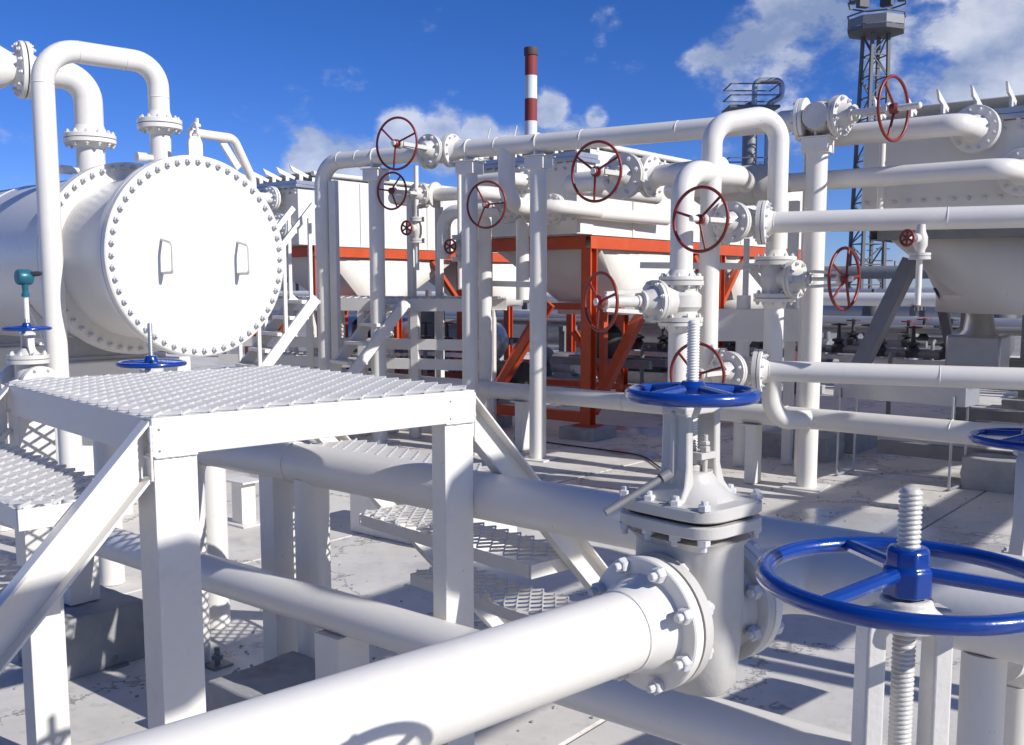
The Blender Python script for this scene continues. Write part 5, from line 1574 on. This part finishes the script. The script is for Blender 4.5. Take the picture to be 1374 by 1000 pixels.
# small pumps, valves and cabinets far behind
SPOTS = [(455, 15, 0, 'dark pump set behind the left elbow pipe'), (530, 19, 1, 'grey pump set behind the first slim post'), (575, 16, 4, 'dark vertical vessel between the slim posts in the distance'),
         (612, 24, 2, 'grey cabinet far behind the flanged rack post'), (672, 15, 0, 'dark pump set just left of the middle post'), (705, 22, 3, 'low white cabinet far behind the middle post'),
         (745, 17, 1, 'grey pump set between the middle post and the red column'), (815, 16, 4, 'dark vertical vessel right of the red column'), (838, 25, 3, 'low white cabinet seen past the red foot brace'),
         (866, 18, 0, 'dark pump set left of the column pipe'), (985, 17, 5, 'small red hydrant left of the vertical drop pipe'), (1012, 22, 0, 'dark pump set behind the vertical drop pipe'),
         (1068, 16, 5, 'small red hydrant between the drop pipe and the tall right post'), (1128, 20, 1, 'grey pump set right of the tall right post'), (1172, 26, 4, 'dark vertical vessel behind the grey strut'),
         (1205, 17, 2, 'grey cabinet under the left of the right cooler'), (1240, 21, 0, 'dark pump set under the right cooler hood'), (1268, 28, 3, 'low white cabinet far under the right cooler hood'), (1345, 19, 4, 'dark vertical vessel under the right cooler at the edge')]
for px, Y_, kd, lab in SPOTS:
    q = PX(px, 400, Y_); q.z = 0
    nm = ('pump_set', 'pump_set', 'cabinet', 'cabinet', 'vertical_vessel', 'hydrant')[kd]
    o = thing(nm, lab, nm.replace('_', ' '), q, 'small machinery far behind the coolers')
    if kd in (0, 1):
        mm = 'dark_steel' if kd == 0 else 'galvanised'
        part('base', MB().box(q + UP * 0.10, A * 0.6, B * 0.28, UP * 0.10), 'concrete', o)
        part('motor', MB().lathe(q + UP * 0.42 - A * 0.5, A, [(0.16, 0), (0.2, 0.04), (0.2, 0.45), (0.1, 0.5), (0.06, 0.6)], 18), mm, o)
        part('casing', MB().lathe(q + UP * 0.42 + A * 0.12, A, [(0.12, 0), (0.26, 0.05), (0.26, 0.22), (0.1, 0.3)], 18).cyl(q + UP * 0.6 + A * 0.25, q + UP * 1.05 + A * 0.25, 0.07, n=12), 'mid_steel', o)
        part('flange', MB().cyl(q + UP * 1.05 + A * 0.25, q + UP * 1.09 + A * 0.25, 0.13, n=16), 'mid_steel', o)
        part('foot', MB().box(q + UP * 0.24 - A * 0.25, A * 0.18, B * 0.14, UP * 0.04).box(q + UP * 0.20 + A * 0.22, A * 0.06, B * 0.12, UP * 0.04), mm, o)
    elif kd in (2, 3):
        part('case', MB().box(q + UP * 0.75, A * 0.3, B * 0.2, UP * 0.45), 'galvanised' if kd == 2 else 'white_shell', o, bevel=0.01)
        part('door', MB().box(q + UP * 0.75 - B * 0.205, A * 0.27, B * 0.006, UP * 0.41), 'galvanised' if kd == 2 else 'white_shell', o)
        for e in (-1, 1): part('leg', MB().box(q + UP * 0.15 + A * 0.24 * e, A * 0.03, B * 0.03, UP * 0.15), 'mid_steel', o)
    elif kd == 4:
        part('shell', MB().lathe(q + UP * 0.35, UP, [(0.05, 0), (0.2, 0.06), (0.26, 0.18), (0.26, 1.0), (0.2, 1.12), (0.05, 1.18), (0.05, 1.3)], 20), 'soot_grey', o)
        for k in range(3):
            e = AZ(k * 120)
            part('leg', MB().bar(q + e * 0.22, q + e * 0.22 + UP * 0.6, 0.05, 0.05), 'soot_grey', o)
    else:
        part('post', MB().cyl(q, q + UP * 0.85, 0.05, n=12), 'wheel_red', o)
        part('head', MB().lathe(q + UP * 0.85, UP, [(0.1, 0), (0.12, 0.05), (0.12, 0.16), (0.04, 0.24)], 14), 'wheel_red', o)
# grey pump under the right cooler
gp = PX(1312, 470, 10.6); gp.z = 0
gpp = thing('fan_drive', 'grey fan drive with a belt guard under the right cooler hood', 'machine', gp)
part('gear_case', MB().lathe(gp + UP * 0.95, UP, [(0.20, 0), (0.22, 0.04), (0.22, 0.22), (0.16, 0.30), (0.12, 0.55)], 26), 'galvanised', gpp)
part('belt_guard', MB().box(gp + UP * 0.98, A * 0.27, B * 0.22, UP * 0.22), 'galvanised', gpp, bevel=0.03)
part('stand', MB().bar(gp + A * 0.3, gp + A * 0.3 + UP * 0.75, 0.12, 0.12).bar(gp - A * 0.3, gp - A * 0.3 + UP * 0.75, 0.12, 0.12), 'galvanised', gpp)

# small valve manifolds along the far racks
for k, (px, Y_, lab) in enumerate(((985, 13.5, 'small dark valve manifold low behind the central column'), (1125, 14.0, 'small dark valve manifold right of the tall right post'), (1180, 15.5, 'small dark valve manifold behind the foot of the grey strut'),
                                   (1225, 13.0, 'small dark valve manifold under the left of the hood'), (1275, 16.0, 'small dark valve manifold left of the fan drive'), (890, 14.5, 'small dark valve manifold left of the column pipe'), (600, 14.5, 'small dark valve manifold between the left rack posts'))):
    q = PX(px, 470, Y_); q.z = 0
    o = thing('valve_manifold', lab, 'valve manifold', q, 'small valve manifolds behind the coolers')
    part('stand', MB().bar(q - A * 0.5, q - A * 0.5 + UP * 0.7, 0.07, 0.07).bar(q + A * 0.5, q + A * 0.5 + UP * 0.7, 0.07, 0.07).bar(q - A * 0.6 + UP * 0.73, q + A * 0.6 + UP * 0.73, 0.08, 0.06), 'white_beam', o)
    part('pipe', MB().tube([q - A * 0.7 + UP * 0.84, q + A * 0.7 + UP * 0.84], 0.055, n=12), 'mid_steel', o)
    for e in (-0.42, 0.0, 0.42):
        b_ = q + A * e + UP * 0.84
        vb = part('valve_body', MB().lathe(b_, UP, [(0.09, -0.05), (0.10, 0.04), (0.05, 0.10), (0.09, 0.11), (0.09, 0.14), (0.03, 0.16), (0.02, 0.36)], 14), 'dark_steel', o)
        part('wheel', MB().torus(b_ + UP * 0.34, UP, 0.10, 0.012, 20, 6).bar(b_ + UP * 0.34 - A * 0.1, b_ + UP * 0.34 + A * 0.1, 0.02, 0.015).bar(b_ + UP * 0.34 - B * 0.1, b_ + UP * 0.34 + B * 0.1, 0.02, 0.012), 'dark_steel' if (k + int(e * 5)) % 3 else 'wheel_red', vb)
    part('drop', MB().tube([q + A * 0.2 + UP * 0.84, q + A * 0.2 - B * 0.25 + UP * 0.84, q + A * 0.2 - B * 0.25], 0.03, bend=0.08, n=10), 'mid_steel', o)

# horizontal vessel lying far behind the frames
for k, (px, Y_, r_, L_, lab) in enumerate(((545, 18, 0.35, 4.5, 'low grey horizontal vessel far behind the left rack posts'), (850, 20, 0.4, 5.0, 'low grey horizontal vessel seen through the middle red frame'), (1230, 26, 0.6, 6.0, 'grey horizontal vessel far behind the strut at right'))):
    q = PX(px, 470, Y_); q.z = 0
    o = thing('horizontal_vessel', lab, 'vessel', q, 'horizontal vessels at the back')
    zc_ = 0.45 + r_
    part('shell', MB().lathe(V((q.x, q.y, zc_)) - A * L_ / 2, A, [(0.02, 0), (r_ * 0.6, 0.06), (r_ * 0.9, 0.17), (r_, 0.3), (r_, L_ - 0.3), (r_ * 0.9, L_ - 0.17), (r_ * 0.6, L_ - 0.06), (0.02, L_)], 28), 'galvanised', o)
    for e in (-0.3, 0.3):
        part('saddle', MB().box(V((q.x, q.y, (zc_ - r_ * 0.8) / 2)) + A * L_ * e, A * 0.08, B * r_ * 0.8, UP * ((zc_ - r_ * 0.8) / 2)), 'concrete', o)

# ------------------------------------------------------------------ chimney
cb_ = PX(712, 300, 150); cb_.z = 0
chm = thing('chimney', 'tall red and white banded chimney rising behind the overhead pipe', 'chimney', cb_)
def zy(py, Y): return 1.7 + (385 - py) * Y / 1350 * 1.0
ys = [66, 102, 133, 163, 191, 225, 262, 300, 340]
hs = [PX(712, y, 150).z for y in ys]
for i in range(len(hs) - 1):
    t1_, t0_ = hs[i], hs[i + 1] if i < len(hs) - 2 else 0.0
    rr1 = 0.87 + (hs[0] - t1_) * 0.004; rr0 = 0.87 + (hs[0] - t0_) * 0.004
    part('band', MB().lathe(V((cb_.x, cb_.y, t0_)), UP, [(rr0, 0.0), (rr1, t1_ - t0_ - 0.001)], 32), 'chimney_red' if i % 2 == 0 else 'chimney_white', chm)
part('cap', MB().lathe(V((cb_.x, cb_.y, hs[0])), UP, [(1.0, -0.9), (1.02, -0.85), (1.02, 0.15), (0.85, 0.2)], 32), 'chimney_cap', chm)

# ------------------------------------------------------------------ floodlight tower
TY = 45.0
tb = PX(1165, 300, TY); tb.z = 0
tw = thing('floodlight_tower', 'lattice tower with a caged floodlight platform at upper right', 'tower', tb)
hw = 0.38
zp = PX(1165, 47, TY).z
cor = [(-1, -1), (1, -1), (1, 1), (-1, 1)]
TX = AZ(78); TZ = AZ(-12)
for a_, b_ in cor:
    part('leg', MB().bar(tb + TX * a_ * hw * 1.5 + TZ * b_ * hw * 1.5, tb + TX * a_ * hw + TZ * b_ * hw + UP * zp, 0.13, 0.13, up=TX), 'soot_grey', tw)
lat = MB()
nlev = 14
for i in range(nlev):
    za, zb_ = zp * i / nlev, zp * (i + 1) / nlev
    wa = hw * (1.5 - 0.5 * i / nlev); wb = hw * (1.5 - 0.5 * (i + 1) / nlev)
    for k in range(4):
        a0, a1 = cor[k], cor[(k + 1) % 4]
        p0 = tb + TX * a0[0] * wb + TZ * a0[1] * wb + UP * zb_; p1 = tb + TX * a1[0] * wb + TZ * a1[1] * wb + UP * zb_
        lat.bar(p0, p1, 0.05, 0.05)
        if (i + k) % 2: lat.bar(tb + TX * a0[0] * wa + TZ * a0[1] * wa + UP * za, p1, 0.05, 0.05)
        else: lat.bar(tb + TX * a1[0] * wa + TZ * a1[1] * wa + UP * za, p0, 0.05, 0.05)
part('bracing', lat, 'soot_grey', tw, kind='stuff')
ld = MB()
l0 = tb - TZ * hw * 0.2 + TX * 0.0
for e in (-1, 1): ld.bar(l0 + TX * e * 0.2, l0 + TX * e * 0.2 + UP * (zp + 0.2), 0.04, 0.04)
k = 0.3
while k < zp:
    ld.bar(l0 - TX * 0.2 + UP * k, l0 + TX * 0.2 + UP * k, 0.03, 0.03); k += 0.6
part('ladder', ld, 'mid_steel', tw, kind='stuff')
part('platform', MB().lathe(tb + UP * zp, UP, [(0.9, -0.02), (1.22, 0.05), (1.24, 0.22), (1.15, 0.26)], 8), 'soot_grey', tw)
for hh in (0.75, 1.3):
    part('guard_rail', MB().torus(tb + UP * (zp + hh), UP, 1.24, 0.035, 8, 6), 'soot_grey', tw)
for p in circle_pts(tb, UP, 1.23, 8):
    part('rail_post', MB().bar(p + UP * (zp + 0.1), p + UP * (zp + 1.32), 0.05, 0.05), 'soot_grey', tw)
part('kick_panel', MB().ring(tb + UP * zp, UP, 1.20, 1.23, 0.26, 0.62, 8), 'mid_steel', tw)
part('mast_top', MB().bar(tb + UP * zp, tb + UP * (zp + 3.2), 0.25, 0.25), 'mid_steel', tw)
for i, e in enumerate(circle_pts(V((0, 0, 0)), UP, 1.0, 6, 0.3)):
    q = tb + UP * (zp + 1.62) + e * 1.0
    fl_ = part('floodlight', MB().box(q, e.cross(UP) * 0.26, e * 0.14, UP * 0.24), 'soot_grey', tw, bevel=0.03)
    part('lens', MB().box(q + e * 0.142 - UP * 0.0, e.cross(UP) * 0.22, e * 0.004, UP * 0.2), 'glass_lamp', fl_)
part('lamp_ring', MB().torus(tb + UP * (zp + 1.95), UP, 1.05, 0.04, 16, 6), 'soot_grey', tw)

# process column with a piped top, beyond the inverted-U pipe
KY = 48.0
kb = PX(1003, 300, KY); kb.z = 0
kt = PX(1003, 138, KY).z
pc = thing('process_column', 'dark process column with a railed top platform and pipe loop behind the inverted-U pipe', 'column', kb)
part('shell', MB().lathe(kb, UP, [(0.34, 0), (0.34, kt - 0.4), (0.25, kt - 0.05), (0.05, kt + 0.05)], 24), 'mid_steel', pc)
for zz in (kt - 0.3, kt - 3.6, kt - 5.2):
    part('platform', MB().box(kb + UP * zz, V((1.15, 0, 0)), V((0, 0.9, 0)), UP * 0.06), 'soot_grey', pc)
    rl = MB()
    for hh in (0.5, 1.0):
        for e in (-1, 1):
            rl.bar(kb + V((-1.1, 0.85 * e, zz + hh)), kb + V((1.1, 0.85 * e, zz + hh)), 0.05, 0.05)
            rl.bar(kb + V((1.1 * e, -0.85, zz + hh)), kb + V((1.1 * e, 0.85, zz + hh)), 0.05, 0.05)
    for xx in (-1.1, -0.37, 0.37, 1.1):
        for e in (-1, 1): rl.bar(kb + V((xx, 0.85 * e, zz)), kb + V((xx, 0.85 * e, zz + 1.02)), 0.05, 0.05)
    part('guard_rail', rl, 'soot_grey', pc, kind='stuff')
part('pipe_loop', MB().tube([kb + V((0.1, -0.3, kt - 0.4)), kb + V((0.1, -0.3, kt + 0.95)), kb + V((1.35, -0.3, kt + 0.95)), kb + V((1.35, -0.3, kt + 0.2)), kb + V((0.75, -0.3, kt - 0.1)), kb + V((0.75, -0.3, 0))], 0.13, bend=0.3, n=14), 'galvanised', pc)
for e in (-1, 1):
    part('leg', MB().bar(kb + V((1.15 * e, 0.5, 0)), kb + V((1.15 * e, 0.5, kt - 0.3)), 0.12, 0.12), 'soot_grey', pc)
# slender masts in the gap at right
for k, (px, Y_, py, lab) in enumerate(((1186, 60, 318, 'distant thin mast in the gap beside the lattice tower'), (1203, 70, 350, 'distant short mast right of the lattice tower'))):
    q = PX(px, 300, Y_); q.z = 0
    h_ = PX(px, py, Y_).z
    m = MB().lathe(q, UP, [(0.12, 0), (0.05, h_)], 8)
    m.box(q + UP * (h_ * 0.7), V((0.6, 0, 0)), V((0, 0.04, 0)), UP * 0.04)
    m.box(q + UP * (h_ * 0.85), V((0.4, 0, 0)), V((0, 0.04, 0)), UP * 0.04)
    solo('mast', m, 'soot_grey', lab, 'mast', q)
# lumpy tree line on the horizon
def far_hall(px0, px1, py, Y_, lab, m):
    p0, p1 = PX(px0, 385, Y_), PX(px1, 385, Y_)
    h_ = PX(px0, py, Y_).z
    o = thing('far_hall', lab, 'building', V((p0.x, Y_, 0)), 'low halls on the horizon')
    w_ = p1.x - p0.x
    c_ = V(((p0.x + p1.x) / 2, Y_ + 5, h_ / 2))
    part('wall', MB().box(c_, V((w_ / 2, 0, 0)), V((0, 5, 0)), UP * (h_ / 2)), m, o)
    part('roof', MB().plate([V((p0.x - 0.3, Y_ - 0.3, h_)), V((p0.x - 0.3, Y_ + 5, h_ + 1.2)), V((p0.x - 0.3, Y_ + 10.3, h_))], V((1, 0, 0)), 0.001).prof(V((p0.x - 0.3, Y_ + 5, h_)), V((p1.x + 0.3, Y_ + 5, h_)), UP, [(-5.4, 0.0), (5.4, 0.0), (0, 1.2)]), 'mid_steel', o)
    n = max(2, int(w_ / 4))
    for i in range(n):
        x = p0.x + w_ * (i + 0.5) / n
        part('window', MB().box(V((x, Y_ - 0.02, h_ * 0.55)), V((0.7, 0, 0)), V((0, 0.04, 0)), UP * 0.5), 'glass_lamp', o)
    return o
far_hall(380, 640, 392, 95, 'long low grey hall on the horizon behind the left frame', 'concrete')
far_hall(690, 1000, 388, 110, 'long pale hall on the horizon behind the middle frame', 'chimney_white')
